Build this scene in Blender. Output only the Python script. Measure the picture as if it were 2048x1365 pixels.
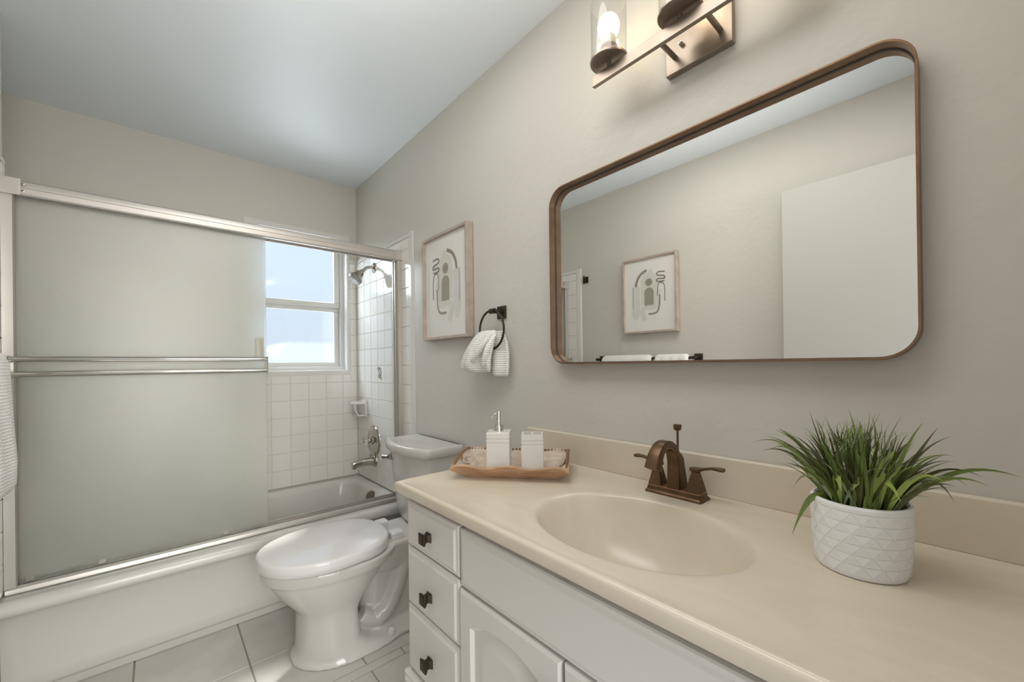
import bpy, bmesh, math, random
from mathutils import Vector, Matrix

for o in list(bpy.data.objects):
    bpy.data.objects.remove(o, do_unlink=True)
SC = bpy.context.scene
COL = SC.collection
PI = math.pi

# ------------------------------------------------------------------ camera
cam_d = bpy.data.cameras.new('camera')
cam_d.sensor_fit = 'HORIZONTAL'
cam_d.sensor_width = 36.0
cam_d.lens = 810.73 / 2048 * 36.0
cam_d.shift_y = (727.9 - 682.5) / 2048
cam_d.clip_start = 0.01
cam = bpy.data.objects.new('camera', cam_d)
COL.objects.link(cam)
_R = Vector((0.75261218, -0.65833817, -0.01287467))
_U = Vector((0.00832713, -0.01003508, 0.99991497))
_F = Vector((0.6584114, 0.7526554, 0.00207046))
cm = Matrix.Identity(4)
for i in range(3):
    cm[i][0] = _R[i]; cm[i][1] = _U[i]; cm[i][2] = -_F[i]
cm[0][3], cm[1][3], cm[2][3] = -1.07, 0.0, 1.1496
cam.matrix_world = cm
SC.camera = cam

# ------------------------------------------------------------------ colour management
SC.view_settings.view_transform = 'Standard'
SC.view_settings.look = 'None'
SC.view_settings.gamma = 1.0
SC.view_settings.exposure = 0.25
SC.view_settings.use_curve_mapping = False

# ------------------------------------------------------------------ world (hazy bright sky)
w = bpy.data.worlds.new('sky'); SC.world = w; w.use_nodes = True
nt = w.node_tree; nt.nodes.clear()
tc = nt.nodes.new('ShaderNodeTexCoord'); sep = nt.nodes.new('ShaderNodeSeparateXYZ')
ramp = nt.nodes.new('ShaderNodeValToRGB'); bg = nt.nodes.new('ShaderNodeBackground'); out = nt.nodes.new('ShaderNodeOutputWorld')
nt.links.new(tc.outputs['Generated'], sep.inputs[0]); nt.links.new(sep.outputs['Z'], ramp.inputs[0])
nt.links.new(ramp.outputs[0], bg.inputs[0]); nt.links.new(bg.outputs[0], out.inputs[0])
ramp.color_ramp.elements[0].position = 0.0; ramp.color_ramp.elements[0].color = (0.66, 0.72, 0.80, 1)
ramp.color_ramp.elements[1].position = 0.55; ramp.color_ramp.elements[1].color = (0.66, 0.82, 0.98, 1)
bg.inputs[1].default_value = 1.08

# ------------------------------------------------------------------ lights of the place and added fill lamps
def area(name, loc, target, sx, sy, power, col):
    d = bpy.data.lights.new(name, 'AREA'); d.shape = 'RECTANGLE'; d.size = sx; d.size_y = sy
    d.energy = power; d.color = col
    o = bpy.data.objects.new(name, d); COL.objects.link(o); o.location = loc
    o.rotation_euler = (Vector(target) - Vector(loc)).to_track_quat('-Z', 'Y').to_euler()
    return o
# daylight of the bright hallway coming through the doorway behind the camera
DOORWAY = area('doorway_daylight', (-1.05, -2.10, 1.35), (-0.85, 2.5, 1.25), 1.6, 2.2, 70, (1.0, 0.97, 0.92))
# added soft fill lamp shining down from above the frame, no real fixture
FILL_DOWN = area('overhead_fill', (-0.74, 0.75, 2.395), (-0.74, 0.7501, 0), 0.55, 1.2, 7.6, (1.0, 0.985, 0.955))
FILL_UP = area('upward_fill', (-0.74, 0.80, 2.04), (-0.76, 0.98, 2.6), 0.4, 0.8, 2.9, (1.0, 0.985, 0.95))  # added unseen uplight that brightens the ceiling, no real fixture
# daylight falling in through the bathroom window
WINLIGHT = area('window_daylight', (-1.15, 3.75, 2.45), (-0.15, 2.2, 1.0), 1.2, 1.2, 85, (0.86, 0.94, 1.0))
GROUND = area('ground_daylight', (-0.35, 5.0, -0.2), (-0.75, 1.6, 2.4), 2.4, 1.6, 75, (0.93, 0.97, 1.0))
sd = bpy.data.lights.new('sun', 'SUN'); sd.energy = 6.0; sd.angle = math.radians(3.0); sd.color = (1.0, 0.95, 0.86)
sun = bpy.data.objects.new('sun', sd); COL.objects.link(sun)
sun.rotation_euler = Vector((-0.28, -0.60, -0.80)).to_track_quat('-Z', 'Y').to_euler()
BULB_STRENGTH = 10.0

# ------------------------------------------------------------------ room numbers (metres)
XL = -1.475; YW = 2.885; YF = -0.13; H = 2.408

# ------------------------------------------------------------------ materials
def new_mat(name):
    m = bpy.data.materials.new(name); m.use_nodes = True
    return m, m.node_tree, m.node_tree.nodes['Principled BSDF']
def pmat(name, col, rough=0.5, metal=0.0, bump=None, coat=0.0, spec=0.5, var=0.0, varscale=8.0, sub=0.0):
    m, t, p = new_mat(name)
    p.inputs['Base Color'].default_value = (*col, 1)
    p.inputs['Roughness'].default_value = rough
    p.inputs['Metallic'].default_value = metal
    p.inputs['Specular IOR Level'].default_value = spec
    if coat: p.inputs['Coat Weight'].default_value = coat; p.inputs['Coat Roughness'].default_value = 0.05
    if sub: p.inputs['Subsurface Weight'].default_value = sub; p.inputs['Subsurface Radius'].default_value = (0.01, 0.008, 0.006); p.inputs['Subsurface Scale'].default_value = 0.5
    co = t.nodes.new('ShaderNodeTexCoord')
    if var:
        n = t.nodes.new('ShaderNodeTexNoise'); n.inputs['Scale'].default_value = varscale; n.inputs['Detail'].default_value = 4
        t.links.new(co.outputs['Object'], n.inputs['Vector'])
        r = t.nodes.new('ShaderNodeValToRGB'); r.color_ramp.elements[0].position = 0.3; r.color_ramp.elements[1].position = 0.7
        r.color_ramp.elements[0].color = (*[c * (1 - var) for c in col], 1); r.color_ramp.elements[1].color = (*[min(1, c * (1 + var)) for c in col], 1)
        t.links.new(n.outputs['Fac'], r.inputs[0]); t.links.new(r.outputs[0], p.inputs['Base Color'])
    if bump:
        for (sc, st, dist) in bump:
            n = t.nodes.new('ShaderNodeTexNoise'); n.inputs['Scale'].default_value = sc; n.inputs['Detail'].default_value = 3
            t.links.new(co.outputs['Object'], n.inputs['Vector'])
            b = t.nodes.new('ShaderNodeBump'); b.inputs['Strength'].default_value = st; b.inputs['Distance'].default_value = dist
            t.links.new(n.outputs['Fac'], b.inputs['Height'])
            if p.inputs['Normal'].is_linked:
                t.links.new(p.inputs['Normal'].links[0].from_socket, b.inputs['Normal'])
            t.links.new(b.outputs[0], p.inputs['Normal'])
    return m
M = {}
M['wall'] = pmat('wall_paint', (0.62, 0.59, 0.53), 0.42, bump=[(28, 0.07, 0.02), (7, 0.05, 0.03)], spec=0.35)
M['ceiling'] = pmat('ceiling_paint', (0.80, 0.85, 0.88), 0.40, bump=[(5, 0.05, 0.03)], spec=0.4)
M['tile'] = pmat('glazed_tile', (0.80, 0.77, 0.72), 0.12, bump=[(14, 0.05, 0.006)], spec=0.5)
M['grout'] = pmat('tile_grout', (0.66, 0.63, 0.58), 0.8)
M['bullnose'] = pmat('bullnose_tile', (0.72, 0.70, 0.66), 0.14, spec=0.5)
M['floor_tile'] = pmat('floor_tile', (0.60, 0.575, 0.53), 0.30, var=0.07, varscale=9, bump=[(12, 0.05, 0.01)])
M['floor_grout'] = pmat('floor_grout', (0.30, 0.26, 0.22), 0.9)
M['porcelain'] = pmat('white_porcelain', (0.66, 0.63, 0.59), 0.06, spec=0.6)
M['seat'] = pmat('toilet_seat_plastic', (0.80, 0.775, 0.76), 0.08, spec=0.6)
M['tub'] = pmat('tub_enamel', (0.68, 0.655, 0.61), 0.16, spec=0.5)
M['cabinet'] = pmat('cabinet_paint', (0.70, 0.66, 0.615), 0.32, bump=[(60, 0.03, 0.003)], spec=0.4)
M['dark_gap'] = pmat('gap_shade', (0.10, 0.09, 0.08), 0.8)
M['bronze'] = pmat('oil_rubbed_bronze', (0.13, 0.075, 0.038), 0.38, 0.75, var=0.25, varscale=30)
M['bronze_edge'] = pmat('worn_copper_edge', (0.50, 0.27, 0.16), 0.35, 0.8)
M['dark_bronze'] = pmat('dark_bronze', (0.055, 0.040, 0.028), 0.40, 0.7)
M['mirror_frame'] = pmat('brushed_bronze_frame', (0.24, 0.145, 0.085), 0.38, 0.75, var=0.12, varscale=25)
M['fixture'] = pmat('light_fixture_bronze', (0.31, 0.25, 0.20), 0.34, 0.75, var=0.06, varscale=20)
M['chrome'] = pmat('chrome', (0.74, 0.72, 0.68), 0.09, 1.0)
M['brass_chrome'] = pmat('worn_nickel', (0.55, 0.50, 0.43), 0.2, 1.0)
M['tub_metal'] = pmat('tub_fitting_nickel', (0.50, 0.47, 0.42), 0.13, 1.0)
M['spray'] = pmat('grey_spray_plate', (0.30, 0.29, 0.27), 0.4)
M['overflow'] = pmat('old_nickel', (0.34, 0.29, 0.22), 0.3, 0.9)
M['alu'] = pmat('anodised_aluminium', (0.56, 0.525, 0.48), 0.36, 0.6, bump=[(3, 0.02, 0.01)])
M['alu_dark'] = pmat('track_gasket', (0.22, 0.22, 0.19), 0.6)
M['vinyl'] = pmat('window_vinyl', (0.72, 0.71, 0.68), 0.35)
M['door_paint'] = pmat('door_paint', (0.54, 0.52, 0.475), 0.35, spec=0.4)
M['mirror'] = pmat('mirror_glass', (0.93, 0.93, 0.91), 0.0, 1.0)
M['wood_frame'] = pmat('limed_oak', (0.46, 0.375, 0.31), 0.55, var=0.14, varscale=18)
M['mat_board'] = pmat('white_art_paper', (0.88, 0.86, 0.82), 0.6)
M['ceramic'] = pmat('matte_white_ceramic', (0.72, 0.69, 0.64), 0.30)
M['ceramic_in'] = pmat('ceramic_holes', (0.34, 0.32, 0.28), 0.6)
M['pot'] = pmat('white_cement_pot', (0.85, 0.83, 0.81), 0.55)
M['soil'] = pmat('dark_soil', (0.05, 0.03, 0.015), 0.9)
M['caulk'] = pmat('caulk', (0.66, 0.65, 0.62), 0.6)

def wood_mat(name, c1, c2, scale, rough):
    m, t, p = new_mat(name)
    co = t.nodes.new('ShaderNodeTexCoord'); mp = t.nodes.new('ShaderNodeMapping'); mp.inputs['Scale'].default_value = scale
    n = t.nodes.new('ShaderNodeTexNoise'); n.inputs['Scale'].default_value = 6; n.inputs['Detail'].default_value = 8; n.inputs['Distortion'].default_value = 0.6
    r = t.nodes.new('ShaderNodeValToRGB'); r.color_ramp.elements[0].color = (*c1, 1); r.color_ramp.elements[1].color = (*c2, 1)
    r.color_ramp.elements[0].position = 0.32; r.color_ramp.elements[1].position = 0.68
    t.links.new(co.outputs['Object'], mp.inputs[0]); t.links.new(mp.outputs[0], n.inputs['Vector']); t.links.new(n.outputs['Fac'], r.inputs[0])
    t.links.new(r.outputs[0], p.inputs['Base Color']); p.inputs['Roughness'].default_value = rough
    b = t.nodes.new('ShaderNodeBump'); b.inputs['Strength'].default_value = 0.25; b.inputs['Distance'].default_value = 0.002
    t.links.new(n.outputs['Fac'], b.inputs['Height']); t.links.new(b.outputs[0], p.inputs['Normal'])
    return m
M['tray'] = wood_mat('carved_tan_wood', (0.40, 0.235, 0.135), (0.56, 0.36, 0.22), (3, 3, 14), 0.6)
M['tray_in'] = wood_mat('whitewashed_wood', (0.50, 0.38, 0.28), (0.66, 0.57, 0.46), (4, 4, 20), 0.6)
M['bead'] = pmat('dark_carved_bead', (0.22, 0.13, 0.075), 0.6)

def marble_top():
    m, t, p = new_mat('cultured_marble')
    co = t.nodes.new('ShaderNodeTexCoord')
    n = t.nodes.new('ShaderNodeTexNoise'); n.inputs['Scale'].default_value = 3.0; n.inputs['Detail'].default_value = 6; n.inputs['Distortion'].default_value = 1.6
    mp = t.nodes.new('ShaderNodeMapping'); mp.inputs['Rotation'].default_value = (0, 0, 0.7); mp.inputs['Scale'].default_value = (2.4, 0.7, 1)
    t.links.new(co.outputs['Object'], mp.inputs[0]); t.links.new(mp.outputs[0], n.inputs['Vector'])
    r = t.nodes.new('ShaderNodeValToRGB')
    e = r.color_ramp.elements
    e[0].position = 0.40; e[0].color = (0.67, 0.58, 0.455, 1)
    e[1].position = 0.60; e[1].color = (0.675, 0.585, 0.46, 1)
    x = e.new(0.50); x.color = (0.69, 0.605, 0.485, 1)
    t.links.new(n.outputs['Fac'], r.inputs[0]); t.links.new(r.outputs[0], p.inputs['Base Color'])
    p.inputs['Roughness'].default_value = 0.24; p.inputs['Specular IOR Level'].default_value = 0.5
    return m
M['marble'] = marble_top()

def towel_mat():
    m, t, p = new_mat('waffle_towel')
    p.inputs['Base Color'].default_value = (0.88, 0.85, 0.81, 1); p.inputs['Roughness'].default_value = 0.95
    p.inputs['Sheen Weight'].default_value = 0.3
    co = t.nodes.new('ShaderNodeTexCoord')
    w1 = t.nodes.new('ShaderNodeTexWave'); w1.bands_direction = 'Z'; w1.inputs['Scale'].default_value = 36; w1.inputs['Distortion'].default_value = 1.2; w1.inputs['Detail'].default_value = 1
    w2 = t.nodes.new('ShaderNodeTexWave'); w2.bands_direction = 'Y'; w2.inputs['Scale'].default_value = 30; w2.inputs['Distortion'].default_value = 1.0
    for q in (w1, w2): t.links.new(co.outputs['Object'], q.inputs['Vector'])
    a = t.nodes.new('ShaderNodeMath'); a.operation = 'ADD'
    t.links.new(w1.outputs['Fac'], a.inputs[0]); 
    s = t.nodes.new('ShaderNodeMath'); s.operation = 'MULTIPLY'; s.inputs[1].default_value = 0.5
    t.links.new(w2.outputs['Fac'], s.inputs[0]); t.links.new(s.outputs[0], a.inputs[1])
    b = t.nodes.new('ShaderNodeBump'); b.inputs['Strength'].default_value = 0.55; b.inputs['Distance'].default_value = 0.003
    t.links.new(a.outputs[0], b.inputs['Height']); t.links.new(b.outputs[0], p.inputs['Normal'])
    return m
M['towel'] = towel_mat()

def mixshader(t, a, b, fac):
    mx = t.nodes.new('ShaderNodeMixShader')
    if isinstance(fac, float): mx.inputs[0].default_value = fac
    else: t.links.new(fac, mx.inputs[0])
    t.links.new(a, mx.inputs[1]); t.links.new(b, mx.inputs[2])
    return mx.outputs[0]
def frosted_mat():
    m, t, p = new_mat('frosted_glass'); t.nodes.remove(p)
    o = t.nodes['Material Output']
    rf = t.nodes.new('ShaderNodeBsdfRefraction'); rf.inputs['Color'].default_value = (0.99, 0.99, 0.975, 1); rf.inputs['Roughness'].default_value = 0.42; rf.inputs['IOR'].default_value = 1.25
    df = t.nodes.new('ShaderNodeBsdfDiffuse'); df.inputs['Color'].default_value = (0.80, 0.80, 0.75, 1)
    tl = t.nodes.new('ShaderNodeBsdfTranslucent'); tl.inputs['Color'].default_value = (0.80, 0.83, 0.78, 1)
    gl = t.nodes.new('ShaderNodeBsdfGlossy'); gl.inputs['Roughness'].default_value = 0.35; gl.inputs['Color'].default_value = (0.8, 0.8, 0.8, 1)
    co = t.nodes.new('ShaderNodeTexCoord'); n = t.nodes.new('ShaderNodeTexNoise'); n.inputs['Scale'].default_value = 320; n.inputs['Detail'].default_value = 1
    b = t.nodes.new('ShaderNodeBump'); b.inputs['Strength'].default_value = 0.35; b.inputs['Distance'].default_value = 0.001
    t.links.new(co.outputs['Object'], n.inputs['Vector']); t.links.new(n.outputs['Fac'], b.inputs['Height'])
    for q in (rf, gl): t.links.new(b.outputs[0], q.inputs['Normal'])
    dt = mixshader(t, df.outputs[0], tl.outputs[0], 0.42)
    x = mixshader(t, dt, rf.outputs[0], 0.88)
    x = mixshader(t, x, gl.outputs[0], 0.04)
    t.links.new(x, o.inputs[0])
    return m
M['frosted'] = frosted_mat()
def pane_mat(name, rough, clear, tint):
    m, t, p = new_mat(name); t.nodes.remove(p)
    o = t.nodes['Material Output']
    rf = t.nodes.new('ShaderNodeBsdfRefraction'); rf.inputs['Color'].default_value = (*tint, 1); rf.inputs['Roughness'].default_value = rough; rf.inputs['IOR'].default_value = 1.1
    tr = t.nodes.new('ShaderNodeBsdfTransparent'); tr.inputs['Color'].default_value = (*tint, 1)
    gl = t.nodes.new('ShaderNodeBsdfGlossy'); gl.inputs['Roughness'].default_value = 0.08
    co = t.nodes.new('ShaderNodeTexCoord'); n = t.nodes.new('ShaderNodeTexNoise'); n.inputs['Scale'].default_value = 60
    b = t.nodes.new('ShaderNodeBump'); b.inputs['Strength'].default_value = 0.5; b.inputs['Distance'].default_value = 0.002
    t.links.new(co.outputs['Object'], n.inputs['Vector']); t.links.new(n.outputs['Fac'], b.inputs['Height']); t.links.new(b.outputs[0], rf.inputs['Normal'])
    x = mixshader(t, rf.outputs[0], tr.outputs[0], clear)
    x = mixshader(t, x, gl.outputs[0], 0.05)
    t.links.new(x, o.inputs[0])
    return m
M['pane_upper'] = pane_mat('window_glass', 0.02, 0.75, (0.95, 0.98, 1.0))
M['pane_lower'] = pane_mat('obscure_window_glass', 0.20, 0.35, (0.93, 0.96, 0.98))
def clear_mat():
    m, t, p = new_mat('clear_glass'); t.nodes.remove(p)
    o = t.nodes['Material Output']
    tr = t.nodes.new('ShaderNodeBsdfTransparent'); tr.inputs['Color'].default_value = (0.97, 0.97, 0.96, 1)
    gl = t.nodes.new('ShaderNodeBsdfGlossy'); gl.inputs['Roughness'].default_value = 0.02
    lw = t.nodes.new('ShaderNodeLayerWeight'); lw.inputs['Blend'].default_value = 0.5
    pw = t.nodes.new('ShaderNodeMath'); pw.operation = 'POWER'; pw.inputs[1].default_value = 4.0; t.links.new(lw.outputs['Facing'], pw.inputs[0])
    fr = t.nodes.new('ShaderNodeMath'); fr.operation = 'MULTIPLY_ADD'; fr.inputs[1].default_value = 0.55; fr.inputs[2].default_value = 0.035; t.links.new(pw.outputs[0], fr.inputs[0])
    x = mixshader(t, tr.outputs[0], gl.outputs[0], fr.outputs[0])
    t.links.new(x, o.inputs[0])
    return m
M['clear'] = clear_mat()
def crystal_mat():
    m, t, p = new_mat('crystal_knob')
    p.inputs['Base Color'].default_value = (0.9, 0.9, 0.88, 1); p.inputs['Roughness'].default_value = 0.05
    p.inputs['Transmission Weight'].default_value = 0.9; p.inputs['IOR'].default_value = 1.45
    return m
M['crystal'] = crystal_mat()
def emit(name, col, s):
    m, t, p = new_mat(name)
    p.inputs['Base Color'].default_value = (*col, 1); p.inputs['Emission Color'].default_value = (*col, 1); p.inputs['Emission Strength'].default_value = s
    return m
M['bulb'] = emit('lit_bulb', (1.0, 0.84, 0.62), BULB_STRENGTH)
M['bulb_neck'] = pmat('bulb_collar', (0.70, 0.67, 0.62), 0.4)

# ------------------------------------------------------------------ mesh helpers
def box(bm, x0, x1, y0, y1, z0, z1, mat=0):
    vs = [bm.verts.new(p) for p in ((x0, y0, z0), (x1, y0, z0), (x1, y1, z0), (x0, y1, z0), (x0, y0, z1), (x1, y0, z1), (x1, y1, z1), (x0, y1, z1))]
    for f in ((0, 3, 2, 1), (4, 5, 6, 7), (0, 1, 5, 4), (1, 2, 6, 5), (2, 3, 7, 6), (3, 0, 4, 7)):
        bm.faces.new([vs[i] for i in f]).material_index = mat
    return vs
def frame_of(d):
    d = d.normalized(); a = Vector((0, 0, 1)) if abs(d.z) < 0.9 else Vector((1, 0, 0))
    u = d.cross(a).normalized(); return u, d.cross(u).normalized()
def loft(bm, rings, cap=True, closed=True, mat=0):
    R = [[bm.verts.new(p) for p in r] for r in rings]
    for a, b in zip(R[:-1], R[1:]):
        n = len(a)
        for i in range(n if closed else n - 1):
            j = (i + 1) % n
            bm.faces.new((a[i], a[j], b[j], b[i])).material_index = mat
    if cap:
        bm.faces.new(list(reversed(R[0]))).material_index = mat
        bm.faces.new(R[-1]).material_index = mat
    return R
def tube(bm, pts, r, n=12, cap=True, mat=0):
    pts = [Vector(p) for p in pts]
    rs = r if isinstance(r, (list, tuple)) else [r] * len(pts)
    rings = []; u = None
    for i, p in enumerate(pts):
        d = (pts[min(i + 1, len(pts) - 1)] - pts[max(i - 1, 0)]).normalized()
        if u is None: u, v = frame_of(d)
        else:
            u = (u - d * u.dot(d)).normalized(); v = d.cross(u).normalized()
        rings.append([p + (u * math.cos(2 * PI * k / n) + v * math.sin(2 * PI * k / n)) * rs[i] for k in range(n)])
    loft(bm, rings, cap, mat=mat)
def lathe(bm, prof, c, axis=(0, 0, 1), n=32, cap=True, mat=0, sx=1.0, ux=None):
    """prof: list of (radius, height along axis)"""
    c = Vector(c); ax = Vector(axis).normalized()
    u, v = frame_of(ax)
    if ux is not None: u = Vector(ux).normalized(); v = ax.cross(u)
    rings = [[c + ax * h + (u * math.cos(2 * PI * k / n) * sx + v * math.sin(2 * PI * k / n)) * r for k in range(n)] for r, h in prof]
    loft(bm, rings, cap, mat=mat)
def bez(p0, p1, p2, n):
    p0, p1, p2 = Vector(p0), Vector(p1), Vector(p2)
    return [p0 * (1 - t) ** 2 + p1 * 2 * t * (1 - t) + p2 * t * t for t in [i / n for i in range(n + 1)]]
def catmull(P, n=6):
    P = [Vector(p) for p in P]; out = []
    for i in range(len(P) - 1):
        a = P[max(i - 1, 0)]; b = P[i]; c = P[i + 1]; d = P[min(i + 2, len(P) - 1)]
        for k in range(n):
            t = k / n
            out.append(0.5 * ((2 * b) + (c - a) * t + (2 * a - 5 * b + 4 * c - d) * t * t + (3 * b - a - 3 * c + d) * t ** 3))
    out.append(P[-1]); return out
def rrect(hx, hy, r, n=6):
    """rounded rectangle outline in 2D, counter-clockwise"""
    pts = []
    for (cx, cy, a0) in ((hx - r, hy - r, 0), (-hx + r, hy - r, 90), (-hx + r, -hy + r, 180), (hx - r, -hy + r, 270)):
        for k in range(n + 1):
            a = math.radians(a0 + 90 * k / n); pts.append((cx + r * math.cos(a), cy + r * math.sin(a)))
    return pts

def obj(name, bm, mat, parent=None, bevel=0.0, seg=2, smooth=True, angle=35, mods=None):
    bmesh.ops.recalc_face_normals(bm, faces=bm.faces)
    me = bpy.data.meshes.new(name)
    org = parent['_org'] if parent is not None and '_org' in parent else None
    if org is not None:
        bmesh.ops.translate(bm, verts=bm.verts, vec=-Vector(org))
    bm.to_mesh(me); bm.free()
    for m in (mat if isinstance(mat, (list, tuple)) else [mat]): me.materials.append(m)
    if smooth:
        for p in me.polygons: p.use_smooth = True
        me.set_sharp_from_angle(angle=math.radians(angle))
    o = bpy.data.objects.new(name, me); COL.objects.link(o)
    if parent is not None:
        o.parent = parent
        if org is not None: o['_org'] = org
    if bevel:
        b = o.modifiers.new('bevel', 'BEVEL'); b.width = bevel; b.segments = seg; b.limit_method = 'ANGLE'; b.angle_limit = math.radians(40); b.harden_normals = False
        for p in me.polygons: p.use_smooth = True
        me.set_sharp_from_angle(angle=math.radians(180))
        wn = o.modifiers.new('wn', 'WEIGHTED_NORMAL'); wn.keep_sharp = False
    return o
def thing(name, label, cat, loc, group=None):
    o = bpy.data.objects.new(name, None); COL.objects.link(o); o.location = loc; o.empty_display_size = 0.05
    o['label'] = label; o['category'] = cat; o['_org'] = list(loc)
    if group: o['group'] = group
    return o
def tag(o, label, cat, group=None):
    o['label'] = label; o['category'] = cat
    if group: o['group'] = group
    return o
def struct(o, label=None):
    o['kind'] = 'structure'
    if label: o['label'] = label
    return o
BM = bmesh.new

# ================================================================== SETTING
# floor: grout bed + bevelled tiles
bm = BM()
box(bm, XL, 0, YF, YW, -0.06, -0.0025, 0)
def ftile(x0, x1, y0, y1):
    g = 0.0022; b = 0.0015
    x0 = max(x0, XL) + g; x1 = min(x1, 0) - g; y0 = max(y0, YF) + g; y1 = min(y1, 2.30) - g
    if x1 - x0 < 0.01 or y1 - y0 < 0.01: return
    lo = [bm.verts.new(p) for p in ((x0, y0, -0.0025), (x1, y0, -0.0025), (x1, y1, -0.0025), (x0, y1, -0.0025))]
    hi = [bm.verts.new(p) for p in ((x0 + b, y0 + b, 0), (x1 - b, y0 + b, 0), (x1 - b, y1 - b, 0), (x0 + b, y1 - b, 0))]
    bm.faces.new(hi).material_index = 1
    for i in range(4):
        bm.faces.new((lo[i], lo[(i + 1) % 4], hi[(i + 1) % 4], hi[i])).material_index = 1
P = 0.338
for k in range(-3, 4):
    x0 = -0.809 + P * k
    ftile(x0, x0 + P, 2.189, 2.30)
    ftile(x0, x0 + P, 1.851, 2.189)
    ftile(x0, x0 + P, 1.558, 1.851)
    ftile(x0 + 0.139, x0 + 0.139 + P, 1.513, 1.558)
    for j in range(6):
        ftile(x0, x0 + P, 1.513 - P * (j + 1), 1.513 - P * j)
struct(obj('floor', bm, [M['floor_grout'], M['floor_tile']], smooth=False))
# ceiling
bm = BM(); box(bm, -1.82, 0.1, YF - 0.1, YW + 0.1, H, H + 0.08)
struct(obj('ceiling', bm, M['ceiling'], smooth=False))
# walls
bm = BM(); box(bm, 0, 0.1, YF - 0.1, YW + 0.1, -0.06, H)
struct(obj('wall_right', bm, M['wall'], smooth=False))
XA = -1.72                                             # the tub alcove is wider than the room, behind a short wing wall
bm = BM(); box(bm, XL - 0.1, XL, YF - 0.1, 2.245, -0.06, H)
struct(obj('wall_left', bm, M['wall'], smooth=False))
bm = BM(); box(bm, XA - 0.1, XA, 2.145, YW + 0.1, -0.06, H)
struct(obj('wall_alcove', bm, M['wall'], smooth=False))
bm = BM(); box(bm, XA, XL - 0.1, 2.145, 2.245, -0.06, H)
struct(obj('wall_wing', bm, M['wall'], smooth=False))
WX0, WX1, WZ0, WZ1 = -0.645, -0.070, 1.125, 2.030      # clear window opening
bm = BM()
for a in ((XA, WX0, -0.06, H), (WX1, 0, -0.06, H), (WX0, WX1, -0.06, WZ0), (WX0, WX1, WZ1, H)):
    box(bm, a[0], a[1], YW, YW + 0.14, a[2], a[3])
struct(obj('wall_back', bm, M['wall'], smooth=False))
DX0, DX1 = -1.42, -0.64                                 # doorway behind the camera
bm = BM()
for a in ((XL, DX0, -0.06, H), (DX1, 0, -0.06, H), (DX0, DX1, 2.05, H)):
    box(bm, a[0], a[1], YF - 0.12, YF, a[2], a[3])
struct(obj('wall_front', bm, M['wall'], smooth=False))

# ---- wall tiles of the tub surround (each field one continuous surface)
GZ = [1.810 - 0.1095 * k for k in range(0, 14)]        # horizontal joints
TOPZ = 1.898
random.seed(3)
def tile_field(bm, ax, plane, nrm, a_lines, z_lines, hole=None):
    """ax 'y': panel in the yz plane at x=plane (normal nrm along x); ax 'x': panel in the xz plane at y=plane"""
    th = 0.007; g = 0.0011; b = 0.0022
    def P3(a, d, z):
        return (plane + nrm * d, a, z) if ax == 'y' else (a, plane + nrm * d, z)
    a0, a1 = a_lines[0], a_lines[-1]; z0, z1 = z_lines[0], z_lines[-1]
    def bed(aa, bb, cc, dd):
        vs = [P3(aa, 0.0045, cc), P3(bb, 0.0045, cc), P3(bb, 0.0045, dd), P3(aa, 0.0045, dd)]
        bm.faces.new([bm.verts.new(v) for v in vs]).material_index = 0
    if hole:
        h = hole
        bed(a0, h[0], z0, z1); bed(h[1], a1, z0, z1); bed(h[0], h[1], z0, h[2])
        if h[3] < z1: bed(h[0], h[1], h[3], z1)
    else: bed(a0, a1, z0, z1)
    for i in range(len(a_lines) - 1):
        for j in range(len(z_lines) - 1):
            aa, bb, cc, dd = a_lines[i] + g, a_lines[i + 1] - g, z_lines[j] + g, z_lines[j + 1] - g
            if bb - aa < 0.012 or dd - cc < 0.012: continue
            pieces = [(aa, bb, cc, dd)]
            if hole:
                h = hole
                if aa < h[1] and bb > h[0] and cc < h[3] and dd > h[2]:
                    pieces = []
                    if aa < h[0] - 0.01: pieces.append((aa, h[0], cc, dd))
                    if bb > h[1] + 0.01: pieces.append((h[1], bb, cc, dd))
                    if cc < h[2] - 0.01: pieces.append((max(aa, h[0]), min(bb, h[1]), cc, h[2]))
                    if dd > h[3] + 0.01: pieces.append((max(aa, h[0]), min(bb, h[1]), h[3], dd))
            for (p, q, r, s) in pieces:
                t1 = [random.uniform(-0.00012, 0.00012) for _ in range(3)]
                lo = [bm.verts.new(P3(*v)) for v in ((p, 0.0045, r), (q, 0.0045, r), (q, 0.0045, s), (p, 0.0045, s))]
                hi = [bm.verts.new(P3(*v)) for v in ((p + b, th + t1[0] + t1[1] + t1[2], r + b), (q - b, th + t1[0] - t1[1] + t1[2], r + b), (q - b, th + t1[0] - t1[1] - t1[2], s - b), (p + b, th + t1[0] + t1[1] - t1[2], s - b))]
                bm.faces.new(hi).material_index = 1
                for k in range(4): bm.faces.new((lo[k], lo[(k + 1) % 4], hi[(k + 1) % 4], hi[k])).material_index = 1
ZL = [0.392] + sorted(GZ)[0:0]
ZL = [0.392] + [z for z in sorted(GZ) if z > 0.41] + [1.872]
ZLOW = [0.0, 0.10, 0.21, 0.32] + ZL[0:0]
YJ = [2.737 - 0.1078 * k for k in range(7)]            # 2.737 .. 2.090
YL = sorted([y for y in YJ if y > 2.08]) + [2.845, YW]
YL = [2.083] + [y for y in YL if y > 2.095]
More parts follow.
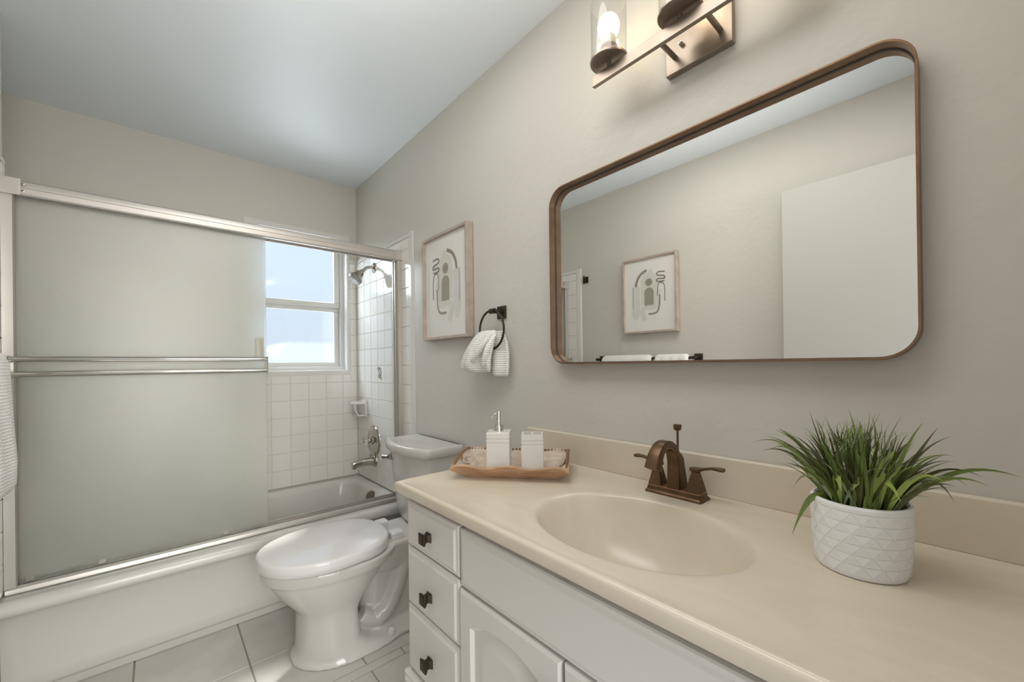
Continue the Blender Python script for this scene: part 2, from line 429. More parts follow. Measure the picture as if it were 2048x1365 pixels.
def bullnose_strip(bm, ax, plane, nrm, a0, a1, z0, z1, rnd):
    """half-rounded narrow trim; rnd = side which is rounded: 'lo','hi' in a, or 'top'"""
    prof = [(0.0, 0.0072), (0.55, 0.0072), (0.8, 0.0060), (0.94, 0.0035), (1.0, 0.0)]
    def P3(a, d, z): return (plane + nrm * d, a, z) if ax == 'y' else (a, plane + nrm * d, z)
    rows = []
    for f, d in prof:
        if rnd == 'lo': rows.append([P3(a1 + (a0 - a1) * f, d, z0), P3(a1 + (a0 - a1) * f, d, z1)])
        elif rnd == 'hi': rows.append([P3(a0 + (a1 - a0) * f, d, z0), P3(a0 + (a1 - a0) * f, d, z1)])
        else: rows.append([P3(a0, d, z0 + (z1 - z0) * f), P3(a1, d, z0 + (z1 - z0) * f)])
    loft(bm, rows, cap=False, closed=False, mat=2)
for nm, plane, nrm in (('trim_1', 0.0, -1), ('trim_2', XL, 1)):
    bm = BM()
    yend = YW if plane == 0.0 else 2.240
    tile_field(bm, 'y', plane, nrm, YL if plane == 0.0 else [2.083, 2.198, 2.240], ZL)
    # lower bit of the tiled return in front of the tub
    bullnose_strip(bm, 'y', plane, nrm, 2.035, 2.083, 0.0, TOPZ, 'lo')
    bullnose_strip(bm, 'y', plane, nrm, 2.083, yend, 1.872, TOPZ, 'top')
    struct(obj(nm, bm, [M['grout'], M['tile'], M['bullnose']], angle=16), 'glazed cream tiles on the end wall of the tub alcove')
bm = BM()
XLN = [XA + 0.002] + [-0.107 - 0.1086 * k for k in range(16, -1, -1) if -0.107 - 0.1086 * k > XA + 0.02] + [-0.0075]
tile_field(bm, 'x', YW, -1, XLN, ZL, hole=(WX0 - 0.03, WX1 + 0.018, WZ0 - 0.03, 2.2))
bullnose_strip(bm, 'x', YW, -1, XA, WX0 - 0.03, 1.872, TOPZ, 'top')
bullnose_strip(bm, 'x', YW, -1, WX1 + 0.018, -0.007, 1.872, TOPZ, 'top')
# bullnose border around the window opening, turning into the reveal
def reveal(bm, pts, inward, depth=0.075, wdt=0.030):
    """rounded L profile swept along a straight edge from pts[0] to pts[1]; inward = direction into the opening"""
    a, b = Vector(pts[0]), Vector(pts[1]); n = Vector((0, -1, 0)); i_ = Vector(inward)
    prof = [(-wdt, 0.0), (-wdt, 0.006), (-0.010, 0.008), (-0.003, 0.0075), (0.002, 0.004), (0.004, -0.002), (0.004, -depth)]
    rows = [[a + i_ * q + n * d, b + i_ * q + n * d] for q, d in prof]
    loft(bm, rows, cap=False, closed=False, mat=2)
reveal(bm, ((WX0 - 0.03, YW, WZ0), (WX1 + 0.018, YW, WZ0)), (0, 0, 1))
reveal(bm, ((WX0 - 0.03, YW, WZ1), (WX1 + 0.018, YW, WZ1)), (0, 0, -1))
reveal(bm, ((WX0, YW, WZ0 - 0.03), (WX0, YW, WZ1 + 0.03)), (1, 0, 0))
reveal(bm, ((WX1, YW, WZ0 - 0.03), (WX1, YW, WZ1 + 0.03)), (-1, 0, 0), wdt=0.018)
struct(obj('trim_3', bm, [M['grout'], M['tile'], M['bullnose']], angle=16), 'glazed cream tiles under and around the window')

# ---- window
win = thing('window_1', 'white vinyl sash window with obscure glass above the tub', 'window', (-0.3575, 2.95, WZ0))
del win['category']; win['kind'] = 'structure'
def ring_box(bm, x0, x1, z0, z1, w, y0, y1):
    box(bm, x0, x1, y0, y1, z0, z0 + w); box(bm, x0, x1, y0, y1, z1 - w, z1)
    box(bm, x0, x0 + w, y0, y1, z0 + w, z1 - w); box(bm, x1 - w, x1, y0, y1, z0 + w, z1 - w)
bm = BM(); ring_box(bm, WX0 - 0.002, WX1 + 0.002, WZ0 - 0.002, WZ1 + 0.002, 0.030, 2.945, 3.02)
obj('window_frame', bm, M['vinyl'], win, bevel=0.003)
bm = BM(); ring_box(bm, WX0 + 0.028, WX1 - 0.028, 1.560, WZ1 - 0.028, 0.036, 2.953, 2.975)
s1 = obj('upper_sash', bm, M['vinyl'], win, bevel=0.004)
bm = BM(); box(bm, WX0 + 0.06, WX1 - 0.06, 2.962, 2.966, 1.59, WZ1 - 0.06); obj('pane', bm, M['pane_upper'], s1, smooth=False)
bm = BM(); ring_box(bm, WX0 + 0.028, WX1 - 0.028, WZ0 + 0.026, 1.566, 0.032, 2.975, 2.997)
s2 = obj('lower_sash', bm, M['vinyl'], win, bevel=0.004)
bm = BM(); box(bm, WX0 + 0.055, WX1 - 0.055, 2.984, 2.988, WZ0 + 0.05, 1.54); obj('pane', bm, M['pane_lower'], s2, smooth=False)
bm = BM()
loft(bm, [[(-0.37 + 0.036 * s * math.cos(PI * k / 10), 2.953 - d, 1.582 - 0.012 * s * math.sin(PI * k / 10) * 1.0) for k in range(11)] for s, d in ((1, 0), (1, 0.006), (0.7, 0.009))], closed=True)
obj('sash_lift', bm, M['vinyl'], win)
# white garden shed outside, seen blurred through the lower pane, standing on pale ground
bm = BM()
fp = [(0.40, -0.6), (0.40, 1.36), (0.56, 1.57), (1.75, 1.57), (1.90, 1.36), (1.90, -0.6)]
loft(bm, [[(x, 7.6, z) for x, z in fp], [(x, 9.4, z) for x, z in fp]])
tag(obj('shed', bm, pmat('white_shed_paint', (0.92, 0.92, 0.91), 0.7), smooth=False), 'white shed outside, a blurred bright patch in the lower window pane', 'shed')
bm = BM(); box(bm, -12, 12, 3.2, 16, -0.75, -0.6)
struct(obj('ground', bm, pmat('pale_concrete', (0.62, 0.60, 0.56), 0.9), smooth=False))

# ---- open door, seen in the mirror
dr = thing('door_1', 'plain cream door standing open against the left wall', 'door', (-1.40, -0.11, 0)); del dr['category']; dr['kind'] = 'structure'
bm = BM(); box(bm, -1.435, -1.400, -0.11, 0.655, 0.012, 2.030); obj('door_leaf', bm, M['door_paint'], dr, bevel=0.002)
bm = BM(); lathe(bm, [(0.030, 0), (0.030, 0.004), (0.011, 0.008), (0.010, 0.030), (0.022, 0.036), (0.027, 0.048), (0.022, 0.058), (0.0, 0.060)], (-1.400, 0.59, 0.95), (1, 0, 0)); obj('door_knob', bm, M['dark_bronze'], dr)

# ================================================================== BATHTUB
tub = thing('bathtub', 'white enamel alcove bathtub with recessed front apron under the window', 'bathtub', (-0.74, 2.49, 0))
bm = BM()
# apron profile, swept along x
TX0, TX1 = XL + 0.004, -0.004
prof = [(2.190, 0.002), (2.187, 0.040), (2.160, 0.046), (2.150, 0.060), (2.143, 0.10), (2.140, 0.30), (2.136, 0.322), (2.128, 0.330), (2.106, 0.334), (2.099, 0.340), (2.097, 0.352), (2.100, 0.368), (2.108, 0.379), (2.120, 0.3835)]
rows = [[(TX0, y, z), (TX1, y, z)] for y, z in prof]
# give the panel raised end borders
def panel_row(y, z, k):
    e = 0.055
    dy = k
    return [(TX0, y, z), (TX0 + e * 0.45, y, z), (TX0 + e * 0.75, y + dy * 0.6, z), (TX0 + e, y + dy, z), (TX1 - e, y + dy, z), (TX1 - e * 0.75, y + dy * 0.6, z), (TX1 - e * 0.45, y, z), (TX1, y, z)]
ks = [0, 0, 0, 0.004, 0.009, 0.009, 0.003, 0, 0, 0, 0, 0, 0, 0]
rows = [panel_row(y, z, k) for (y, z), k in zip(prof, ks)]
loft(bm, rows, cap=False, closed=False)
# deck + basin
cx, cy = (TX0 + TX1) / 2, (2.120 + YW) / 2 + 0.0
hx, hy = (TX1 - TX0) / 2, (YW - 0.008 - 2.120) / 2
cy = 2.120 + hy
def tub_ring(fx0, fx1, fy0, fy1, r, z, n=8):
    x0, x1, y0, y1 = fx0, fx1, fy0, fy1
    return [(x + (x0 + x1) / 2, y + (y0 + y1) / 2, z) for x, y in rrect((x1 - x0) / 2, (y1 - y0) / 2, r, n)]
rings = [[(x if (y < 2.5 or x > -1) else XA + 0.004, y, z) for x, y, z in tub_ring(TX0, TX1, 2.120, YW - 0.010, 0.0005, 0.3835)],
         tub_ring(TX0 + 0.06, TX1 - 0.045, 2.205, YW - 0.045, 0.11, 0.385),
         tub_ring(TX0 + 0.075, TX1 - 0.055, 2.215, YW - 0.055, 0.11, 0.380),
         tub_ring(TX0 + 0.10, TX1 - 0.066, 2.226, YW - 0.066, 0.11, 0.350),
         tub_ring(TX0 + 0.17, TX1 - 0.085, 2.238, YW - 0.078, 0.11, 0.22),
         tub_ring(TX0 + 0.24, TX1 - 0.110, 2.255, YW - 0.095, 0.11, 0.11),
         tub_ring(TX0 + 0.30, TX1 - 0.16, 2.30, YW - 0.14, 0.10, 0.06),
         tub_ring(TX0 + 0.40, TX1 - 0.24, 2.38, YW - 0.22, 0.08, 0.05)]
R = loft(bm, rings, cap=False)
bm.faces.new(R[-1])
obj('tub_shell', bm, M['tub'], tub, angle=60)
bm = BM(); lathe(bm, [(0.0, 0.010), (0.020, 0.010), (0.034, 0.006), (0.037, 0.0), (0.037, -0.004)], (-0.080, 2.475, 0.340), (-0.82, -0.50, 0.25), n=28)
obj('overflow_cover', bm, M['overflow'], tub)
bm = BM(); lathe(bm, [(0.0, 0.004), (0.028, 0.004), (0.032, 0.0)], (-0.32, 2.52, 0.052), (0, 0, 1), n=24); obj('drain', bm, M['brass_chrome'], tub)

# ================================================================== SLIDING TUB DOOR
sh = thing('shower_door', 'frosted glass sliding tub door in a silver aluminium frame', 'shower door', (-0.74, 2.19, 0.3835))
bm = BM()
HX0, HX1 = XL + 0.010, -0.010
hp = [(2.166, 1.757), (2.163, 1.762), (2.163, 1.781), (2.168, 1.785), (2.168, 1.791), (2.172, 1.806), (2.180, 1.812), (2.232, 1.812), (2.238, 1.806), (2.238, 1.757), (2.230, 1.757), (2.230, 1.765), (2.174, 1.765), (2.174, 1.757)]
loft(bm, [[(HX0, y, z) for y, z in hp], [(HX1, y, z) for y, z in hp]])
hd = obj('header_track', bm, M['alu'], sh, angle=25)
bm = BM()
for (x0, x1) in ((HX0 - 0.006, HX0 + 0.045), (HX1 - 0.030, HX1 + 0.006)):
    box(bm, x0, x1, 2.1605, 2.240, 1.7555, 1.8135)
obj('corner_bracket', bm, M['alu'], hd, bevel=0.002)
for z in (1.795, 1.772):
    bm = BM(); lathe(bm, [(0.0045, 0.0), (0.0045, 0.001), (0.003, 0.0016), (0.0, 0.0016)], (-1.415, 2.163, z), (0, -1, 0), n=12)
    obj('screw', bm, M['overflow'], hd)
bm = BM()
bp = [(2.166, 0.3866), (2.166, 0.392), (2.170, 0.402), (2.178, 0.409), (2.181, 0.409), (2.181, 0.395), (2.199, 0.395), (2.199, 0.412), (2.203, 0.412), (2.203, 0.395), (2.224, 0.395), (2.224, 0.414), (2.230, 0.414), (2.230, 0.3866)]
loft(bm, [[(HX0, y, z) for y, z in bp], [(HX1, y, z) for y, z in bp]])
obj('bottom_track', bm, M['alu'], sh, angle=25)
for (x0, x1, s) in ((HX0 - 0.002, HX0 + 0.028, 1), (HX1 - 0.026, HX1 + 0.002, -1)):
    bm = BM()
    a, b = (x0, x1) if s > 0 else (x1, x0)
    jp = [(a, 2.170), (a, 2.232), (b, 2.232), (b, 2.226), (b - s * 0.010, 2.226), (b - s * 0.010, 2.205), (b, 2.205), (b, 2.199), (b - s * 0.010, 2.199), (b - s * 0.010, 2.180), (b, 2.176), (b - s * 0.004, 2.170)]
    loft(bm, [[(x, y, 0.405) for x, y in jp], [(x, y, 1.759) for x, y in jp]])
    obj('side_jamb', bm, M['alu'], sh, angle=25)
# outer panel
GX0, GX1 = -1.437, -0.685
bm = BM(); box(bm, GX0, GX1, 2.188, 2.193, 0.405, 1.762); gp = obj('glass_panel', bm, M['frosted'], sh, smooth=False)
gp['label'] = 'outer frosted glass panel carrying the towel bar'
bm = BM()
def barp(z0, z1):
    yb = 2.128
    pr_ = [(yb, z0 + 0.003), (yb - 0.004, z0 + 0.007), (yb - 0.005, (z0 + z1) / 2), (yb - 0.004, z1 - 0.007), (yb, z1 - 0.003), (yb + 0.006, z1), (yb + 0.010, z1), (yb + 0.010, z0), (yb + 0.006, z0)]
    loft(bm, [[(GX0 - 0.010, y, z) for y, z in pr_], [(GX1 - 0.008, y, z) for y, z in pr_]])
barp(1.180, 1.199); barp(1.128, 1.148)
for x in (GX0 - 0.014, GX1 - 0.010):
    box(bm, x, x + 0.005, 2.122, 2.140, 1.126, 1.201)
    box(bm, x, x + 0.0045, 2.138, 2.187, 1.128, 1.199)
obj('towel_rail', bm, M['chrome'], gp, angle=30)
# inner panel
bm = BM(); box(bm, -1.447, -0.690, 2.210, 2.215, 0.405, 1.762); gi = obj('glass_panel', bm, M['frosted'], sh, smooth=False)
gi['label'] = 'inner frosted glass panel sliding behind the outer one'
bm = BM(); box(bm, -0.722, -0.690, 2.218, 2.242, 1.190, 1.292); box(bm, -0.708, -0.703, 2.242, 2.262, 1.19, 1.292); obj('pull_handle', bm, M['brass_chrome'], gi, bevel=0.002)
for x in (-1.425, -1.245, -0.855, -0.735):
    bm = BM(); box(bm, x, x + 0.022, 2.1945, 2.2085, 0.398, 0.428)
    obj('guide_clip', bm, M['brass_chrome'], sh, bevel=0.002)

# ================================================================== SHOWER FITTINGS
s = thing('shower_head', 'chrome shower head on a bent arm high on the tiled end wall', 'shower head', (-0.007, 2.560, 1.787))
bm = BM(); lathe(bm, [(0.034, 0.0), (0.033, 0.003), (0.022, 0.008), (0.012, 0.011)], (-0.0075, 2.56, 1.787), (-1, 0, 0), n=28); obj('wall_flange', bm, M['tub_metal'], s)
bm = BM(); tube(bm, catmull([(-0.008, 2.56, 1.787), (-0.035, 2.56, 1.787), (-0.060, 2.56, 1.777), (-0.088, 2.56, 1.752)], 6), 0.0105, 14); obj('shower_arm', bm, M['tub_metal'], s)
ax = Vector((-0.62, -0.05, -0.78)).normalized()
c0 = Vector((-0.083, 2.56, 1.757))
bm = BM(); lathe(bm, [(0.014, 0.0), (0.017, 0.006), (0.017, 0.014), (0.024, 0.020), (0.043, 0.066), (0.045, 0.070), (0.045, 0.076)], c0, ax, n=32); obj('spray_bell', bm, M['tub_metal'], s)
bm = BM(); lathe(bm, [(0.043, 0.0), (0.038, 0.012), (0.030, 0.015), (0.0, 0.015)], c0 + ax * 0.0765, ax, n=32); obj('spray_face', bm, M['spray'], s)

s = thing('tub_valve', 'oval chrome tub valve plate with a clear round knob', 'valve', (-0.007, 2.590, 0.664))
bm = BM()
rg = []
for f, d in ((1.0, 0.0), (0.98, 0.006), (0.90, 0.010), (0.0001, 0.013)):
    rg.append([(-0.0075 - d, 2.590 + 0.096 * f * math.cos(2 * PI * k / 40), 0.664 + 0.098 * f * math.sin(2 * PI * k / 40)) for k in range(40)])
loft(bm, rg); obj('valve_plate', bm, M['tub_metal'], s, angle=50)
bm = BM(); lathe(bm, [(0.026, 0.0), (0.024, 0.012), (0.014, 0.018), (0.013, 0.036), (0.020, 0.040)], (-0.018, 2.590, 0.668), (-1, 0, 0), n=24); obj('valve_stem', bm, M['tub_metal'], s)
bm = BM()
prof = [(0.018, 0.0), (0.026, 0.006), (0.030, 0.016), (0.028, 0.028), (0.018, 0.036), (0.0, 0.039)]
rg = []
for r, h in prof:
    rg.append([(-0.054 - h, 2.590 + r * (1 + 0.07 * math.cos(8 * 2 * PI * k / 48)) * math.cos(2 * PI * k / 48), 0.668 + r * (1 + 0.07 * math.cos(8 * 2 * PI * k / 48)) * math.sin(2 * PI * k / 48)) for k in range(48)])
loft(bm, rg); obj('crystal_knob', bm, M['crystal'], s)

s = thing('tub_spout', 'chrome tub spout below the valve plate', 'tub spout', (-0.007, 2.585, 0.530))
bm = BM(); lathe(bm, [(0.038, 0.0), (0.035, 0.008), (0.026, 0.016)], (-0.0075, 2.585, 0.532), (-1, 0, 0), n=28)
rg = []
for t in [i / 10 for i in range(11)]:
    x = -0.018 - 0.135 * t
    hw = 0.026 - 0.004 * t; hh = 0.027 - 0.008 * t; zc = 0.532 + 0.004 * math.sin(PI * t) - 0.002 * t
    if t == 1: hh *= 0.8; hw *= 0.85
    rg.append([(x, 2.585 + px, zc + pz) for px, pz in rrect(hw, hh, min(hw, hh) * 0.75, 5)])
loft(bm, rg)
lathe(bm, [(0.013, 0.0), (0.013, 0.012)], (-0.140, 2.585, 0.502), (0, 0, 1), n=18)
obj('spout_body', bm, M['tub_metal'], s, angle=50)
bm = BM(); lathe(bm, [(0.004, 0), (0.004, 0.014), (0.008, 0.016), (0.008, 0.022), (0.0, 0.024)], (-0.035, 2.585, 0.556), (0, 0, 1), n=14); obj('diverter_knob', bm, M['tub_metal'], s)

s = thing('soap_dish', 'white ceramic soap dish on the tiled end wall near the corner', 'soap dish', (-0.007, 2.76, 0.83))
bm = BM()
rg = [[(-0.008 - d, 2.76 + px, 0.862 + pz) for px, pz in rrect(0.060 * f, 0.058 * f, 0.012, 4)] for f, d in ((1, 0), (1, 0.008), (0.93, 0.014), (0.80, 0.015))]
loft(bm, rg)
rg = []
for d, zz, hw in ((0.010, 0.908, 0.052), (0.050, 0.906, 0.050), (0.080, 0.905, 0.040), (0.090, 0.904, 0.026)):
    pass
def shelf(z0, z1, dep, hw):
    out_ = []
    for k in range(17):
        a = PI * k / 16
        c_, s_ = math.cos(a), math.sin(a)
        out_.append((-0.010 - dep * (abs(s_) ** 0.55), 2.76 + hw * (abs(c_) ** 0.5) * (1 if c_ >= 0 else -1)))
    loft(bm, [[(x, y, z0) for x, y in out_], [(x, y, z0 + (z1 - z0) * 0.7) for x, y in out_], [(-0.010 + (x + 0.010) * 0.95, 2.76 + (y - 2.76) * 0.95, z1) for x, y in out_]])
shelf(0.898, 0.914, 0.085, 0.056)
shelf(0.816, 0.824, 0.060, 0.046)
tube(bm, catmull([(-0.085, 2.72, 0.902), (-0.083, 2.72, 0.86), (-0.062, 2.72, 0.824)], 4), 0.006, 8)
obj('dish_body', bm, M['bullnose'], s, angle=50)

# small line-drawn decal on a tile
bm = BM()
def squig(pts, r=0.0016):
    tube(bm, catmull([(-0.0080, y, z) for y, z in pts], 5), r, 6)
squig([(2.517, 1.139), (2.507, 1.143), (2.497, 1.138), (2.500, 1.128), (2.510, 1.124), (2.519, 1.130), (2.517, 1.139)])
squig([(2.512, 1.124), (2.503, 1.112), (2.492, 1.105), (2.500, 1.096), (2.512, 1.090), (2.505, 1.078), (2.492, 1.080), (2.486, 1.070)])
squig([(2.480, 1.126), (2.472, 1.115), (2.470, 1.100), (2.476, 1.085), (2.468, 1.072), (2.460, 1.066)])
squig([(2.489, 1.132), (2.481, 1.138), (2.474, 1.130)])
squig([(2.480, 1.098), (2.490, 1.092), (2.486, 1.084)])
tag(obj('tile_decal', bm, M['dark_bronze']), 'small black line-drawn decal on a tile of the shower end wall', 'decal')

# ================================================================== TOILET
to = thing('toilet', 'white two-piece toilet with closed oval lid beside the vanity', 'toilet', (-0.40, 1.765, 0))
CY = 1.768
def egg(xf, xb, hw, z, p=2.2, n=56, pf=2.0, wpos=0.5, cyy=CY):
    """closed outline; xf front (more negative), xb back; widest at wpos between them"""
    xm = xf + (xb - xf) * wpos; pts = []
    for k in range(n):
        a = 2 * PI * k / n; c_, s_ = math.cos(a), math.sin(a)
        e = 2 / (pf if c_ < 0 else p)
        X = (abs(c_) ** e) * (1 if c_ >= 0 else -1); Y = (abs(s_) ** (2 / 2.15)) * (1 if s_ >= 0 else -1)
        x = xm + X * ((xb - xm) if X >= 0 else (xm - xf)); pts.append((x, cyy + Y * hw, z))
    return pts
bm = BM()
S = [  # z, xf, xb, hw, wpos, pback
 (0.000, -0.690, -0.235, 0.170, 0.45, 4.0), (0.012, -0.688, -0.235, 0.169, 0.45, 4.0), (0.022, -0.676, -0.26, 0.158, 0.45, 4.0), (0.040, -0.669, -0.40, 0.152, 0.50, 5.5),
 (0.070, -0.667, -0.445, 0.148, 0.52, 7.0), (0.150, -0.664, -0.455, 0.146, 0.52, 7.0), (0.185, -0.667, -0.450, 0.147, 0.52, 5.0), (0.205, -0.676, -0.432, 0.150, 0.52, 3.4),
 (0.230, -0.697, -0.405, 0.158, 0.52, 2.6), (0.262, -0.722, -0.375, 0.170, 0.53, 2.4), (0.300, -0.748, -0.345, 0.181, 0.53, 2.4),
 (0.325, -0.765, -0.325, 0.187, 0.54, 2.4), (0.340, -0.775, -0.30, 0.190, 0.55, 2.5), (0.346, -0.787, -0.29, 0.196, 0.55, 2.6), (0.382, -0.793, -0.27, 0.200, 0.55, 2.6), (0.387, -0.789, -0.27, 0.196, 0.55, 2.6)]
loft(bm, [egg(xf, xb, hw, z, pb, wpos=wp) for z, xf, xb, hw, wp, pb in S])
# rear deck joining bowl and tank
def sup(x0, x1, hw, z, p=4, n=40, cyy=CY):
    pts = []
    for k in range(n):
        a = 2 * PI * k / n; c_, s_ = math.cos(a), math.sin(a)
        pts.append(((x0 + x1) / 2 + (x1 - x0) / 2 * (abs(c_) ** (2 / p)) * (1 if c_ >= 0 else -1), cyy + hw * (abs(s_) ** (2 / p)) * (1 if s_ >= 0 else -1), z))
    return pts
loft(bm, [sup(-0.40, -0.10, 0.10, 0.27), sup(-0.42, -0.07, 0.115, 0.32), sup(-0.44, -0.045, 0.128, 0.37), sup(-0.44, -0.042, 0.134, 0.388), sup(-0.435, -0.045, 0.130, 0.396)])
# hidden-ish waterway and rear foot
loft(bm, [sup(-0.42, -0.09, 0.150, 0.0, 5), sup(-0.42, -0.09, 0.148, 0.018, 5), sup(-0.42, -0.10, 0.120, 0.030, 5), sup(-0.42, -0.12, 0.085, 0.05, 3)])
loft(bm, [sup(-0.43, -0.13, 0.080, 0.03, 3), sup(-0.43, -0.11, 0.085, 0.15, 3), sup(-0.42, -0.10, 0.082, 0.28, 3)])
# sculpted trapway: rises from the bowl outlet, arches and drops at the back
for sgn in (-1, 1):
    pth = catmull([(-0.44, CY + sgn * 0.066, 0.115), (-0.385, CY + sgn * 0.070, 0.080), (-0.325, CY + sgn * 0.072, 0.110), (-0.285, CY + sgn * 0.070, 0.185), (-0.255, CY + sgn * 0.070, 0.270), (-0.215, CY + sgn * 0.068, 0.320), (-0.165, CY + sgn * 0.068, 0.285), (-0.145, CY + sgn * 0.068, 0.18), (-0.14, CY + sgn * 0.068, 0.06)], 5)
    tube(bm, pth, [0.034] * 6 + [0.040] * (len(pth) - 6), 16)
bo = obj('bowl', bm, M['porcelain'], to, angle=180)
rm = bo.modifiers.new('rm', 'REMESH'); rm.mode = 'VOXEL'; rm.voxel_size = 0.0055; rm.use_smooth_shade = True
sm = bo.modifiers.new('sm', 'SMOOTH'); sm.factor = 0.5; sm.iterations = 10
bm = BM(); lathe(bm, [(0.016, 0.0), (0.016, 0.010), (0.013, 0.019), (0.006, 0.024), (0.0, 0.025)], (-0.335, CY - 0.132, 0.022), (0, 0, 1), n=18); obj('bolt_cap', bm, M['seat'], to)
bm = BM()
loft(bm, [egg(-0.787, -0.322, 0.190, z_, 3.2, wpos=0.55, pf=2.0) for z_ in (0.3885, 0.402)])
obj('seat', bm, M['seat'], to, bevel=0.004, seg=3)
bm = BM()
def lid(z, s_, hwadd=0.0):
    pts = egg(-0.800 + s_, -0.308 - s_, 0.205 - s_ + hwadd, z, 7.0, n=88, wpos=0.50, pf=2.0); out_ = []
    for x, y, zz in pts:
        t = max(0.0, (x + 0.554) / 0.246)
        out_.append((x, CY + (y - CY) * (1 - 0.36 * t ** 2.6), zz))
    return out_
def lidf(f, z):
    xm, hx_ = -0.5665, 0.2335
    return [((x - xm) * f + xm, (y - CY) * f + CY, z) for x, y, _ in lid(0, 0.010)]
loft(bm, [lid(0.3915, 0.004), lid(0.394, 0.001), lid(0.410, 0.0), lid(0.426, 0.0), lid(0.431, 0.0015), lid(0.4345, 0.005)] + [lidf(f, 0.4505 - 0.0142 * f * f) for f in (1.0, 0.94, 0.86, 0.76, 0.64, 0.5, 0.34, 0.16, 0.03)])
obj('lid', bm, M['seat'], to, angle=60)
for s_ in (-1, 1):
    bm = BM()
    loft(bm, [[(-0.285 + a, CY + s_ * 0.078 + b, z) for a, b in rrect(0.028 * f, 0.026 * f, 0.008, 3)] for f, z in ((1, 0.397), (1, 0.420), (0.85, 0.425))])
    obj('hinge', bm, M['seat'], to)
# tank
bm = BM()
def tank_out(hw, xf, bulge, xb=-0.028, n=14, r=0.022):
    pts = []
    # front: bulged from +y to -y
    for k in range(n + 1):
        t = -1 + 2 * k / n
        pts.append((xf - bulge * (1 - t * t), CY + 0.0 + hw * t * (1 - 0.0)))
    pts = [(xf + r * 0.9, CY - hw), (xf + r * 0.3, CY - hw + r * 0.1)] + [(x, CY + (y - CY) * (1 - r * 0.35 / hw)) for x, y in pts] + [(xf + r * 0.3, CY + hw - r * 0.1), (xf + r * 0.9, CY + hw)]
    pts += [(xb, CY + hw), (xb, CY - hw)]
    return pts
TH = 0.212
loft(bm, [[(x, y, z) for x, y in tank_out(hw, xf, b)] for z, hw, xf, b in ((0.398, 0.150, -0.150, 0.022), (0.42, 0.172, -0.160, 0.026), (0.50, 0.183, -0.168, 0.028), (0.65, 0.192, -0.180, 0.032), (0.740, 0.197, -0.187, 0.034))])
tk = obj('tank', bm, M['porcelain'], to, angle=50)
bm = BM()
loft(bm, [[(x, y, z) for x, y in tank_out(hw, xf, b, -0.018)] for z, hw, xf, b in ((0.7405, 0.206, -0.198, 0.037), (0.745, 0.211, -0.203, 0.038), (0.772, 0.213, -0.206, 0.038), (0.781, 0.211, -0.203, 0.037), (0.785, 0.204, -0.196, 0.035), (0.7835, 0.193, -0.186, 0.033), (0.7825, 0.180, -0.172, 0.030))])
obj('tank_lid', bm, M['porcelain'], tk, angle=50)
bm = BM()
lathe(bm, [(0.015, 0), (0.015, 0.006), (0.010, 0.010)], (-0.203, CY + 0.150, 0.700), (-1, 0, 0), n=18)
tube(bm, [(-0.214, CY + 0.150, 0.700), (-0.219, CY + 0.175, 0.698), (-0.219, CY + 0.195, 0.695)], [0.009, 0.009, 0.012], 12)
obj('flush_lever', bm, M['tub_metal'], tk)

# ================================================================== VANITY CABINET
va = thing('vanity_cabinet', 'white painted vanity cabinet with drawers under the cream sink top', 'cabinet', (-0.26, 0.50, 0))
FX = -0.510       # face frame front
DFX = -0.530      # drawer and door fronts
VY0, VY1 = YF + 0.004, 1.098
bm = BM()
box(bm, FX, -0.004, VY1 - 0.018, VY1, 0.0, 0.784); box(bm, FX, -0.004, VY0, VY0 + 0.018, 0.0, 0.784)
for a in ((0.812, 0.836, 0.10, 0.784), (0.488, 0.500, 0.10, 0.784), (0.10, 0.114, 0.10, 0.784)): box(bm, FX, FX + 0.020, *a)
for a in ((0.752, 0.784), (0.610, 0.636), (0.095, 0.122)): box(bm, FX, FX + 0.019, VY0 + 0.018, VY1 - 0.018, *a)
box(bm, FX + 0.001, FX + 0.018, 0.830, VY1 - 0.01, 0.455, 0.475); box(bm, FX + 0.001, FX + 0.018, 0.830, VY1 - 0.01, 0.268, 0.288)
box(bm, FX, -0.004, VY0 + 0.018, VY1 - 0.018, 0.100, 0.112); box(bm, -0.012, -0.004, VY0 + 0.018, VY1 - 0.018, 0.112, 0.60)
box(bm, FX + 0.06, FX + 0.075, VY0 + 0.018, VY1 - 0.018, 0.0, 0.10)
obj('cabinet_body', bm, M['cabinet'], va, bevel=0.002)
def slab_front(bm, y0, y1, z0, z1, xf=DFX, th=0.018, edge=0.010):
    """routed front: thin edge that rises to a flat field"""
    def rr(i, x): return [(x, y0 + i, z0 + i), (x, y1 - i, z0 + i), (x, y1 - i, z1 - i), (x, y0 + i, z1 - i)]
    loft(bm, [rr(0, xf + th), rr(0, xf + 0.008), rr(0.003, xf + 0.005), rr(edge, xf + 0.004), rr(edge + 0.006, xf + 0.0), rr(edge + 0.012, xf)])
def knob(parent, x, y, z):
    bm = BM()
    def sq(h, d): return [(d, y + a, z + b) for a, b in ((-h, -h), (h, -h), (h, h), (-h, h))]
    loft(bm, [sq(0.0125, x), sq(0.0118, x - 0.003), sq(0.0092, x - 0.007), sq(0.0088, x - 0.013), sq(0.0135, x - 0.019), sq(0.0150, x - 0.0215), sq(0.0148, x - 0.024), sq(0.010, x - 0.0262)])
    return obj('knob', bm, M['dark_bronze'], parent, bevel=0.0012)
DR = [(0.6335, 0.760), (0.4660, 0.6285), (0.2790, 0.4610), (0.115, 0.274)]
